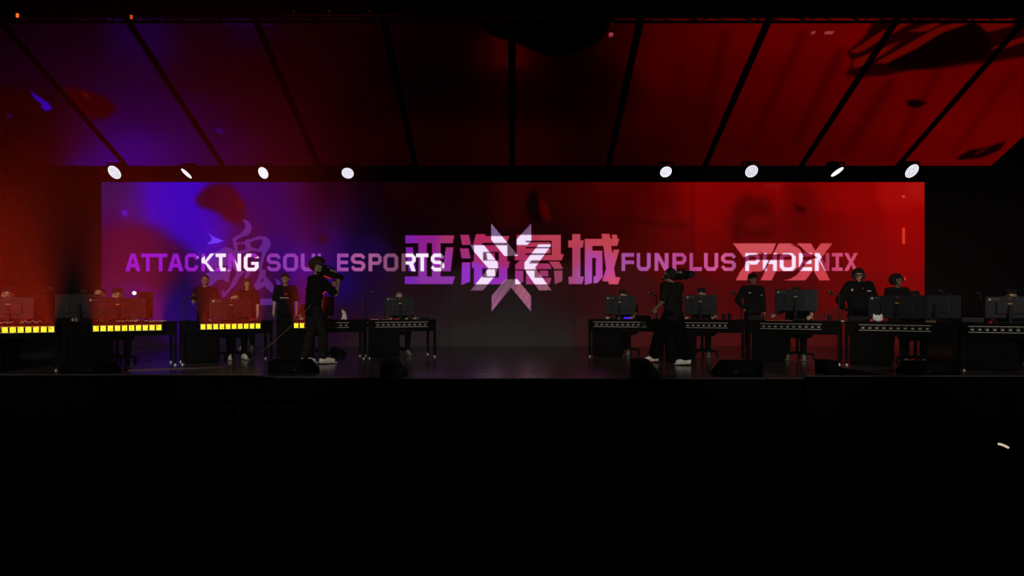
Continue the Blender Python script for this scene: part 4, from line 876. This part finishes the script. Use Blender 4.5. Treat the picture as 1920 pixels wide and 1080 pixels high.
# seated players
SEATS = [('R1', 1170, 546, dict(), 'seated player behind the innermost right-row monitor, black hair', {}),
 ('R2', 1316, 543, dict(), 'seated player in a dark top behind the monitor right of the black-clad cameraman', {}),
 ('R3', 1494, 541, dict(el0=(-.30, -.22, .90), wr0=(-.34, -.42, .86), ha0=(-.36, -.52, .84)), 'seated player hidden behind the tall-set monitor, pale hands at its sides', dict(shoes=SHOEG)),
 ('R4', 1716, 548, dict(), 'seated player between the two monitors behind the white round plush', {}),
 ('R5', 1893, 545, dict(), 'seated player behind the monitor at the far right edge', {}),
 ('L1', 747, 549, dict(), 'seated player in a grey beanie behind the innermost left-row monitor', dict(hair='knit', hairm=HAIRG)),
 ('L2', 588, 548, dict(), 'seated player mostly hidden behind the left cameraman', {}),
 ('L3', 440, 549, dict(), 'seated player with white shoes in front of the standing long-haired woman', dict(shoes=SHOEW, hair='fringe')),
 ('L4', 220, 543, dict(), 'seated player with hands at papers, beside the small bright lamp', dict(hair='fringe', shoes=SHOEG)),
 ('L5', 17, 541, dict(), 'seated player behind the monitor at the far left edge', dict(hair='fringe'))]
for key, px, yt, kw, lab, opt in SEATS:
    p = on(key, px, DD + 0.28, 0); phi = DESK[key][4]
    opt = dict(dict(hair='fringe'), **opt)
    s = F / p.y; Hs = HC + (HY - yt) / s; kk = Hs / 1.345
    person(lab, p, phi, SEAT(**kw), max(0.92, min(1.06, kk)), group='seated players', **opt)
    nn = DESK[key][2]
    chair(p + nn * 0.06, phi, 'black office chair behind the desk %s in the %s row' % (POSN[int(key[1]) - 1], 'right' if key[0] == 'R' else 'left'))
# a second player seated further back on the left
person('seated person behind the dark monitors of the left row, further back', on('L4', 190, DD + 0.75, 0), 0.3, SEAT(), 0.98, hair='short', group='seated players')
chair(on('L4', 190, DD + 0.80, 0), 0.3, 'black office chair of the person further back behind the dark monitors')

# ---- cameraman on the left: side view, facing right, shoulder camera
LY = 11.15
lc = Vector(((590 - 960) * LY / F, LY, 0))
LR = PI / 2 + 0.75
CL = dict(pelvis=(0.0, 0.03, .97), chest=(0.0, 0.0, 1.27), neck=(0.0, -.03, 1.50), head=(0.0, -.07, 1.665),
  sh0=(-.17, -.02, 1.43), el0=(-.25, -.26, 1.17), wr0=(-.16, -.36, 1.36), ha0=(-.12, -.38, 1.45), sh1=(.17, -.02, 1.43), el1=(.22, -.20, 1.20), wr1=(.05, -.34, 1.34), ha1=(-.02, -.38, 1.40),
  pn0=(1, 0, .3), pn1=(-1, 0, .3), grip0=1.2, grip1=1.2,
  hip0=(-.09, 0.02, .93), kn0=(-.10, -.10, .52), an0=(-.09, -.11, .10), toe0=(-.10, -.29, .034), hip1=(.09, 0.02, .93), kn1=(.11, 0.02, .52), an1=(.12, .13, .10), toe1=(.13, -.05, .034))
person('cameraman in black on the left, side view facing right with a shoulder camera, white shoes', lc, LR, CL, 1.03, skin=SKIND, shirt=CLOTH, trousers=CLOTHG, shoes=SHOEW, hair='bushy', hairm=HAIRB, sleeves='short', baggy=0.012)
def shoulder_camera(name, label, c, rz, pitch=0.0):
    t = thing(name, label, 'video camera', c, rz); t.rotation_euler = (pitch, 0, rz); t.scale = (0.88, 0.88, 0.88)
    bm = B(); box(bm, (0, 0, 0), (0.13, 0.34, 0.17), bev=0.015); body = obj('camera_body', bm, PLAST, t)
    bm = B(); cyl(bm, (0, -0.17, 0.0), (0, -0.27, 0), 0.055, 0.06, 20); cyl(bm, (0, -0.27, 0), (0, -0.36, 0), 0.06, 0.072, 20); obj('lens_barrel', bm, PLAST, t, False)
    bm = B(); cyl(bm, (0, -0.361, 0), (0, -0.363, 0), 0.06, seg=24); obj('lens_glass', bm, LENS, t)
    bm = B(); box(bm, (0, -0.03, 0.125), (0.03, 0.22, 0.022), bev=0.008); box(bm, (0, 0.07, 0.10), (0.03, 0.025, 0.05)); box(bm, (0, -0.13, 0.10), (0.03, 0.025, 0.05)); obj('top_handle', bm, PLAST, t)
    bm = B(); cyl(bm, (-0.09, -0.02, 0.05), (-0.09, -0.14, 0.05), 0.028, 0.024, 14); box(bm, (-0.075, -0.07, 0.05), (0.03, 0.03, 0.02)); obj('viewfinder', bm, METG, t)
    bm = B(); box(bm, (0, 0.215, 0.0), (0.10, 0.09, 0.13), bev=0.012); obj('battery', bm, METG, t)
    bm = B(); cyl(bm, (0.08, 0.05, 0.07), (0.08, -0.24, 0.07), 0.014, 0.014, 12); box(bm, (0.072, -0.04, 0.06), (0.014, 0.03, 0.03)); obj('microphone', bm, PLAST, t)
    return t
shoulder_camera('shoulder_camera', 'shoulder video camera with metal fittings held by the left cameraman', lc + Vector((0.215, 0.0, 1.60)), LR + 0.15, 0.30)
# belt-pack light on his back
t = thing('wireless_beltpack', 'tiny pink-lit wireless pack on the back of the left cameraman', 'beltpack', P(577, 539, LY + 0.0))
bm = B(); box(bm, (0.01, 0.02, -0.01), (0.05, 0.06, 0.09), bev=0.008); obj('pack', bm, PLAST, t)
bm = B(); box(bm, (-0.002, -0.013, 0.0), (0.026, 0.008, 0.05), Matrix.Rotation(0.5, 3, 'Y'), bev=0.003); obj('indicator', bm, mat('pink_glow', (0.3, 0.02, 0.08), 0.4, emit=(1.0, 0.06, 0.16), es=0.9, noise=0.01), t)

# ---- cameraman on the right: walking to the left, back half turned
RY = 11.1
rc = Vector(((1262 - 960) * RY / F, RY, 0))
RR = -2.5
CR = dict(pelvis=(0, 0, .90), chest=(0, -.01, 1.19), neck=(0, -.04, 1.40), head=(0.01, -.085, 1.545),
  sh0=(-.19, -.02, 1.35), el0=(-.27, -.16, 1.16), wr0=(-.22, -.30, 1.36), ha0=(-.20, -.32, 1.45), sh1=(.19, -.02, 1.35), el1=(.27, .03, 1.11), wr1=(.30, -.13, .97), ha1=(.30, -.19, .90),
  pn0=(1, 0, .3), pn1=(-.8, -.2, .3), grip0=1.0, grip1=1.0,
  hip0=(-.09, 0, .87), kn0=(-.06, .10, .48), an0=(-.03, .27, .11), toe0=(.07, .15, .038), hip1=(.09, 0, .87), kn1=(.08, -.22, .50), an1=(.04, -.38, .12), toe1=(.14, -.50, .04))
person('cameraman on the right walking left in black t-shirt, wide black trousers and white sneakers', rc, RR, CR, 1.0, skin=SKIND, shirt=mat('faded_black_cotton', (0.009, 0.008, 0.0065), 0.9, noise=0.25, nscale=15, bump=0.3, spec=0.1), trousers=JEANS, shoes=SHOEW, hair='short', sleeves='short', wide=1.15, baggy=0.062, longshirt=0.12, face_rot=0.5, extras=(('headset', ()),))
shoulder_camera('shoulder_camera', 'shoulder video camera carried at the right side of the walking cameraman', rc + Vector((0.16, 0.14, 1.55)), 0.40, 0.0)

# ------------------------------------------------------------------ things on the desks
def plush(name, label, c, kind):
    t = thing(name, label, 'plush toy', c)
    if kind == 'head':
        bm = B(); ball(bm, (0, 0, 0.06), (0.088, 0.06, 0.06)); 
        for s_ in (-1, 1): cyl(bm, (s_ * 0.055, 0, 0.09), (s_ * 0.07, 0, 0.14), 0.03, 0.006, 10)
        link('head', remesh(bm, 'head', 0.008, 1), PLUSH, t)
        for s_ in (-1, 1):
            bm = B(); ball(bm, (s_ * 0.034, -0.058, 0.07), 0.008, u=8, v=6); obj('eye', bm, EYEM, t)
        bm = B(); ball(bm, (-0.11, 0, 0.025), (0.03, 0.03, 0.025), u=10, v=8); obj('bow', bm, REDP, t)
    else:
        bm = B(); ball(bm, (0, 0, 0.062), (0.05, 0.045, 0.062)); ball(bm, (-0.01, 0, 0.145), (0.048, 0.042, 0.04))
        for s_ in (-1, 1): ball(bm, (s_ * 0.03 - 0.01, 0, 0.185), 0.015, u=8, v=6); limb(bm, [(s_ * 0.03, -0.01, 0.03), (s_ * 0.045, -0.03, 0.016)], [0.02, 0.016], 8)
        link('figure', remesh(bm, 'figure', 0.008, 1), PLUSH, t)
        for s_ in (-1, 1):
            bm = B(); ball(bm, (s_ * 0.016 - 0.01, -0.04, 0.15), 0.006, u=8, v=6); obj('eye', bm, EYEM, t)
plush('plush_toy', 'round white eared plush head with a red bow on the right row', on('R4', 1645.5, 0.10), 'head')
plush('plush_toy', 'small standing white plush beside the left cameraman', on('L2', 646, 0.15), 'figure')
def slab(name, label, cat, key, px, v, size, m, parts=(), rz=0, z=DH):
    t = thing(name, label, cat, on(key, px, v, z), DESK[key][4] + rz)
    bm = B(); box(bm, (0, 0, size[2] / 2), size, bev=min(size) * 0.25); obj({'keyboard': 'case', 'box': 'shell'}.get(cat, 'body'), bm, m, t)
    return t
def keyboard(key, px, v, label, m=None):
    t = thing('keyboard', label, 'keyboard', on(key, px, v), DESK[key][4], 'keyboards on the desks')
    bm = B(); box(bm, (0, 0, 0.011), (0.36, 0.14, 0.02), bev=0.005); obj('case', bm, PLAST, t)
    bm = B()
    for r_ in range(5):
        for c_ in range(14): box(bm, (-0.16 + c_ * 0.0246, -0.05 + r_ * 0.025, 0.026), (0.019, 0.019, 0.01))
    obj('keycaps', bm, m or MONM, t)
for key, px, l_ in (('R1', 1150, 'innermost right-row desk'), ('R2', 1310, 'desk right of the black-clad cameraman'), ('R3', 1490, 'desk of the tall-set monitor'), ('R4', 1690, 'desk with the round white plush'), ('R5', 1890, 'desk at the far right edge'), ('L1', 752, 'innermost left-row desk'), ('L5', 25, 'desk at the far left edge')):
    keyboard(key, px, 0.52, 'keyboard behind the monitor stand on the ' + l_)
keyboard('L3', 442, 0.52, 'pale-keyed keyboard before the long-haired woman', mat('pale_keycaps', (0.5, 0.5, 0.5), 0.6, noise=0.1))  # keycaps have an even pale base colour and no emission
BLUEG = mat('blue_glow', (0.02, 0.02, 0.3), 0.4, emit=(0.06, 0.01, 0.85), es=1.0, noise=0.01)
def mouse(key, px, v, label, m=PLAST):
    t = thing('mouse', label, 'mouse', on(key, px, v), DESK[key][4]); bm = B(); ball(bm, (0, 0, 0.018), (0.032, 0.06, 0.02)); box(bm, (0, 0, 0.004), (0.05, 0.09, 0.008)); obj('shell', bm, m, t, True)
    bm = B(); cyl(bm, (-0.004, -0.035, 0.034), (0.004, -0.035, 0.034), 0.008, seg=10); obj('wheel', bm, PLAST, t)
t = thing('glowing_mouse_pad', 'small pad with a vivid blue glow on the innermost right-row desk', 'mouse pad', on('R1', 1176, 0.2), DESK['R1'][4])
bm = B(); box(bm, (0, 0, 0.006), (0.17, 0.14, 0.01), bev=0.003); obj('pad', bm, PLAST, t)
bm = B(); box(bm, (0, 0, 0.03), (0.14, 0.04, 0.032), bev=0.012); obj('glow_strip', bm, BLUEG, t)
mouse('R1', 1160, 0.12, 'pale mouse left of the vivid blue glow', SHOEG)
mouse('L3', 395, 0.25, 'mouse at the left end of the desk under the standing man', SHOEG)
def cup(key, px, v, h, m, label, name='paper_cup'):
    t = thing(name, label, 'cup', on(key, px, v)); bm = B(); cyl(bm, (0, 0, 0), (0, 0, h), 0.03, 0.036, 16); obj('cup_body', bm, m, t)
    bm = B(); cyl(bm, (0, 0, h), (0, 0, h + 0.008), 0.038, seg=16); obj('lid', bm, PLAST, t)
cup('R3', 1556, 0.3, 0.10, PLAST, 'dark cup left of the tall webcam stand')
cup('R2', 1368, 0.3, 0.12, PLAST, 'dark cup between the second and third right-row desks')
cup('R2', 1357, 0.35, 0.10, PLAST, 'dark cup beside the player right of the black-clad cameraman')
slab('equipment_box', 'low dark device box on the desk under the capped coach', 'box', 'R3', 1418, 0.35, (0.26, 0.2, 0.09), MONM)
slab('equipment_box', 'low dark device box under the headset coach', 'box', 'R4', 1612, 0.3, (0.34, 0.22, 0.09), PLAST)
slab('equipment_box', 'low dark device box left of the player at the far right edge', 'box', 'R5', 1822, 0.3, (0.3, 0.2, 0.085), MONM)
slab('equipment_box', 'low dark device box on the right end of the innermost right desk', 'box', 'R1', 1208, 0.35, (0.24, 0.2, 0.08), PLAST)
slab('equipment_box', 'low dark device box at the right end of the innermost left desk', 'box', 'L1', 797, 0.35, (0.14, 0.16, 0.05), PLAST)
slab('sticky_note', 'small cream label card on the desk edge left of the headset coach', 'card', 'R3', 1580, 0.03, (0.05, 0.03, 0.016), mat('cream_card', (0.7, 0.66, 0.45), 0.8, noise=0.05))
slab('mouse_mat', 'orange-edged mouse mat by the pale hand at the tall-set monitor', 'mouse mat', 'R3', 1462, 0.12, (0.42, 0.2, 0.012), mat('orange_mat', (0.5, 0.12, 0.06), 0.8, noise=0.2))
slab('mouse_mat', 'pink mouse mat on the innermost left desk', 'mouse mat', 'L1', 702, 0.1, (0.16, 0.16, 0.014), mat('pink_mat', (0.6, 0.2, 0.3), 0.8, noise=0.1))
slab('mouse_mat', 'brown mouse mat right of the pink one', 'mouse mat', 'L1', 724, 0.1, (0.2, 0.16, 0.012), mat('brown_mat', (0.3, 0.1, 0.08), 0.8, noise=0.1))
slab('red_gamepad', 'small red object under the player hand at the innermost left desk', 'device', 'L1', 744, 0.12, (0.10, 0.06, 0.025), mat('red_plastic', (0.4, 0.02, 0.03), 0.5, noise=0.1))
slab('yellow_tape_roll', 'small yellow object right of the red one on the innermost left desk', 'tape', 'L1', 762, 0.12, (0.05, 0.05, 0.03), mat('yellow_plastic', (0.4, 0.33, 0.02), 0.5, noise=0.1))
mouse('R5', 1856, 0.2, 'red mouse under the player hand near the far right edge', mat('red_plastic2', (0.6, 0.01, 0.03), 0.5, noise=0.1))
slab('brown_snack_bag', 'brown packet right of the slightly turned monitor', 'packet', 'R4', 1745, 0.15, (0.14, 0.08, 0.03), mat('brown_paper', (0.16, 0.10, 0.04), 0.8, noise=0.2))
# papers on the left desk
def paper(key, px, v, w, label, curl=0.02, z=0.0):
    t = thing('paper_sheet', label, 'paper', on(key, px, v), DESK[key][4], 'papers on the desk'); bm = B()
    n = 12; prof = [(-w / 2 + w * i / n, 0.004 + z + curl * (0.5 + 0.5 * math.sin(i * 1.3))) for i in range(n + 1)]
    prism(bm, prof + [(x, y_ + 0.006) for x, y_ in reversed(prof)], 'y', -0.1, 0.1); obj('sheet', bm, mat('paper', (0.6, 0.6, 0.6), 0.8, noise=0.05), t)
paper('L4', 225, 0.12, 0.12, 'small white sheet at the left of the papers by the bright lamp')
paper('L4', 248, 0.12, 0.18, 'white sheet under the player hand by the bright lamp', 0.03)
paper('L4', 291, 0.12, 0.32, 'long wavy white sheet at the right end of the fourth left desk', 0.014)
paper('L5', 10, 0.1, 0.2, 'pale sheet at the far left edge')
paper('L5', 62, 0.12, 0.22, 'pale sheet under the hand right of the far left monitor', 0.03)
t = thing('gooseneck_lamp', 'tiny bright white desk lamp between the monitors of the fourth left desk', 'lamp', on('L4', 253, 0.55))
hz = HC + (HY - 549.5) / (F / on('L4', 253, 0.55).y) - DH
bm = B(); cyl(bm, (0, 0, 0), (0, 0, 0.015), 0.04, seg=16); obj('base', bm, PLAST, t)
bm = B(); tube(bm, [(0, 0, 0.01), (0, 0.02, hz * 0.5), (0, 0.01, hz - 0.01)], 0.007); obj('neck', bm, PLAST, t)
bm = B(); ball(bm, (0, -0.02, hz), 0.032, u=14, v=10); obj('bulb', bm, WHITE_LED, t)
# forearm-level red pointer lamp near the left desk
# ------------------------------------------------------------------ floor: wedge speakers, cable, bag
def wedge(px0, px1, ytop, ybase, label, m=SPKM, flip=1, Y=None):
    Y = Y or F * HC / (ybase - HY); w = (px1 - px0) * Y / F; h = (ybase - ytop) * Y / F
    t = thing('floor_monitor', label, 'stage speaker', ((px0 + px1) / 2 * Y / F - 960 * Y / F, Y, 0), 0, 'wedge speakers along the stage edge')
    x = w / 2
    prof = [(-x, 0), (x, 0), (x, 0.25 * h), (x - 0.38 * h * 1.6, h), (-x + 0.02, h), (-x, h * 0.9)]
    if flip < 0: prof = [(-a, b) for a, b in reversed(prof)]
    bm = B(); prism(bm, prof, 'y', 0, 0.30); obj('cabinet', bm, m, t)
    bm = B(); box(bm, (-0.05 * flip, -0.004, h * 0.5), (w * 0.5, 0.008, h * 0.55), bev=0.003); obj('grille', bm, mat('grille_cloth', (0.003, 0.003, 0.003), 0.9, noise=0.3, nscale=80, spec=0.05), t)
    bm = B(); box(bm, (0.1 * w * flip, -0.012, h * 0.3), (0.05, 0.01, 0.02), bev=0.003); obj('handle', bm, MONM, t)
wedge(111, 205, 679, 700, 'black wedge speaker at the far left of the stage edge', Y=9.55)
wedge(502, 588, 678, 703.5, 'black wedge speaker in front of the left cameraman', Y=9.55)
wedge(712, 758, 676, 705, 'small dark-grey wedge speaker left of centre', SPKG, Y=9.25)
wedge(1189, 1236, 674, 706, 'small dark-grey wedge speaker in front of the walking cameraman', SPKG, Y=9.18)
wedge(1345, 1431, 678, 707, 'black wedge speaker in front of the second and third right desks', flip=-1, Y=9.15)
wedge(1702, 1799, 678, 702, 'black wedge speaker at the far right of the stage edge', flip=-1, Y=9.42)
t = thing('cable_ramp', 'long low black wedge at the stage edge below the headset coach', 'ramp', P(1548, 573, 9.42) * 1.0); t.location.z = 0
bm = B(); prism(bm, [(0, 0), (0.85, 0), (0.5, 0.06), (0.2, 0.115), (0.175, 0.205), (0, 0.205)], 'y', 0, 0.34); obj('ramp_body', bm, SPKM, t)
bm = B(); box(bm, (0.09, -0.006, 0.1), (0.12, 0.012, 0.12), bev=0.003); obj('side_plate', bm, BLACKM, t)
t = thing('cloth_bag', 'slumped black bag on the stage behind the left cameraman', 'bag', (P(632, 573, 12.95).x, 12.95, 0))
bm = B(); ball(bm, (0, 0, 0.07), (0.17, 0.13, 0.075)); ball(bm, (-0.05, 0, 0.13), (0.08, 0.07, 0.05)); ball(bm, (0.09, 0, 0.05), (0.1, 0.1, 0.055)); link('bag_body', remesh(bm, 'bag_body', 0.012, 1), CLOTH, t)
bm = B(); tube(bm, [(-0.1, -0.05, 0.14), (-0.05, -0.08, 0.2), (0.03, -0.08, 0.17), (0.06, -0.07, 0.11)], 0.008); obj('strap', bm, CLOTH, t)
# camera cable: from the left cameraman's back down across the stage
cu = bpy.data.curves.new('cable', 'CURVE'); cu.dimensions = '3D'; cu.bevel_depth = 0.007; cu.bevel_resolution = 3
sp = cu.splines.new('NURBS'); cp = [P(583, 572, 11.0), P(566, 592, 10.85), P(545, 612, 10.7), P(520, 636, 10.5), P(495, 656, 10.3)]
cp = [Vector(c) for c in cp]
def fl(px, py): Y = F * (HC - 0.008) / (py - HY); return P(px, py, Y)
cp += [fl(466, 678), fl(430, 687), fl(380, 690), fl(310, 692), fl(240, 694)]
sp.points.add(len(cp) - 1)
for q, c in zip(sp.points, cp): q.co = (*c, 1)
sp.use_endpoint_u = True; sp.order_u = 4
tmp = bpy.data.objects.new('cable_tmp', cu); C.objects.link(tmp)
cme = bpy.data.meshes.new_from_object(tmp.evaluated_get(bpy.context.evaluated_depsgraph_get())); bpy.data.objects.remove(tmp)
cme.materials.clear(); co = link('camera_cable', cme, mat('grey_cable', (0.12, 0.08, 0.07), 0.6, noise=0.1))
tag(co, 'thin camera cable trailing from the left cameraman down across the stage', 'cable')

# ------------------------------------------------------------------ pit in front of the stage
PITM = mat('barrier_paint', (0.020, 0.020, 0.019), 0.7, 0.0, noise=0.4, nscale=3)
for i in range(6):
    x = -3.6 + i * 1.22; t = thing('crowd_barrier', 'black crowd barrier in the dark pit, %s' % ['leftmost of six', 'second of six from the left', 'third of six from the left', 'third of six from the right', 'second of six from the right', 'rightmost of six'][i], 'barrier', (x, 7.0, -1.15), 0, 'crowd barriers in the pit')
    bm = B(); cyl(bm, (-0.58, 0, 1.12), (0.58, 0, 1.12), 0.02, seg=10); obj('top_rail', bm, PITM, t)
    for s_ in (-0.57, 0.57):
        bm = B(); cyl(bm, (s_, 0, 0.02), (s_, 0, 1.12), 0.018, seg=8); obj('post', bm, BLACKM, t)
    bm = B(); box(bm, (0, 0, 0.55), (1.1, 0.01, 1.0)); obj('panel', bm, DRAPE, t)
    bm = B(); box(bm, (0, 0.2, 0.012), (1.14, 0.5, 0.024)); obj('foot_plate', bm, BLACKM, t)
t = thing('control_desk', 'long low black control desk in the dark foreground', 'desk', (0.9, 4.0, -1.15))
bm = B(); box(bm, (0, 0.3, 0.99), (4.6, 0.7, 0.03), bev=0.008); obj('worktop', bm, mat('dim_laminate', (0.0015, 0.0012, 0.0012), 1.0, noise=0.3, spec=0.0), t)
for s_ in (-2.2, -0.7, 0.7, 2.2):
    bm = B(); box(bm, (s_, 0.3, 0.487), (0.05, 0.6, 0.974)); obj('leg', bm, BLACKM, t)
# small curved lit lamp at the lower right
ly = 4.3; c0 = P(1869, 831, ly)
t = thing('reading_lamp', 'small curved lit lamp in the dark at the lower right', 'lamp', (c0.x + 0.1, ly + 0.02, -1.15))
def rel(px, py): q = P(px, py, ly); return q - Vector((c0.x + 0.1, ly + 0.02, -1.15))
bm = B(); cyl(bm, (0, 0.02, 0), (0, 0.02, 0.02), 0.12, seg=20); obj('base', bm, BLACKM, t)
bm = B(); tube(bm, [(0, 0.02, 0.01), (0, 0.03, 0.8), rel(1900, 845) + Vector((0, 0.02, 0)), rel(1892, 838)], 0.008); obj('neck', bm, BLACKM, t)
bm = B(); tube(bm, [rel(1873, 832.5), rel(1878, 833.5), rel(1884, 836), rel(1890, 839)], 0.008, 10); obj('tube_light', bm, mat('warm_tube', (0.6, 0.5, 0.4), 0.4, emit=(0.78, 0.62, 0.48), es=0.8, noise=0.01), t)

# ------------------------------------------------------------------ thin stage haze
bm = B(); box(bm, (0, 12.4, 3.6), (27, 7.6, 7.0))
hm = bpy.data.materials.new('stage_haze'); hm.use_nodes = True; nt = hm.node_tree; nt.nodes.remove(nt.nodes['Principled BSDF'])
vs = nt.nodes.new('ShaderNodeVolumeScatter'); vs.inputs['Density'].default_value = 0.003; vs.inputs['Anisotropy'].default_value = 0.0
tc = nt.nodes.new('ShaderNodeNewGeometry'); sx = nt.nodes.new('ShaderNodeSeparateXYZ'); mr = nt.nodes.new('ShaderNodeMapRange'); cr = nt.nodes.new('ShaderNodeValToRGB'); mu = nt.nodes.new('ShaderNodeMath')
mu.operation = 'MULTIPLY'; mu.inputs[1].default_value = 0.0052
mr.inputs['From Min'].default_value = 0.0; mr.inputs['From Max'].default_value = 7.0
el = cr.color_ramp.elements; el[0].position = 0.15; el[0].color = (1, 1, 1, 1); el[1].position = 1.0; el[1].color = (0.01, 0.01, 0.01, 1)
for z_, v_ in ((2.46, 0.74), (3.3, 0.46), (3.8, 0.28), (4.4, 0.14), (5.2, 0.04)):
    e_ = el.new(z_ / 7.0); e_.color = (v_, v_, v_, 1)
nt.links.new(tc.outputs['Position'], sx.inputs['Vector']); nt.links.new(sx.outputs['Z'], mr.inputs['Value']); nt.links.new(mr.outputs['Result'], cr.inputs['Fac'])
nt.links.new(cr.outputs['Color'], mu.inputs[0]); nt.links.new(mu.outputs['Value'], vs.inputs['Density'])
nt.links.new(vs.outputs['Volume'], nt.nodes['Material Output'].inputs['Volume'])
hz_o = obj('stage_haze', bm, hm); tag(hz_o, 'thin theatrical haze filling the air over the stage', 'haze', kind='stuff')
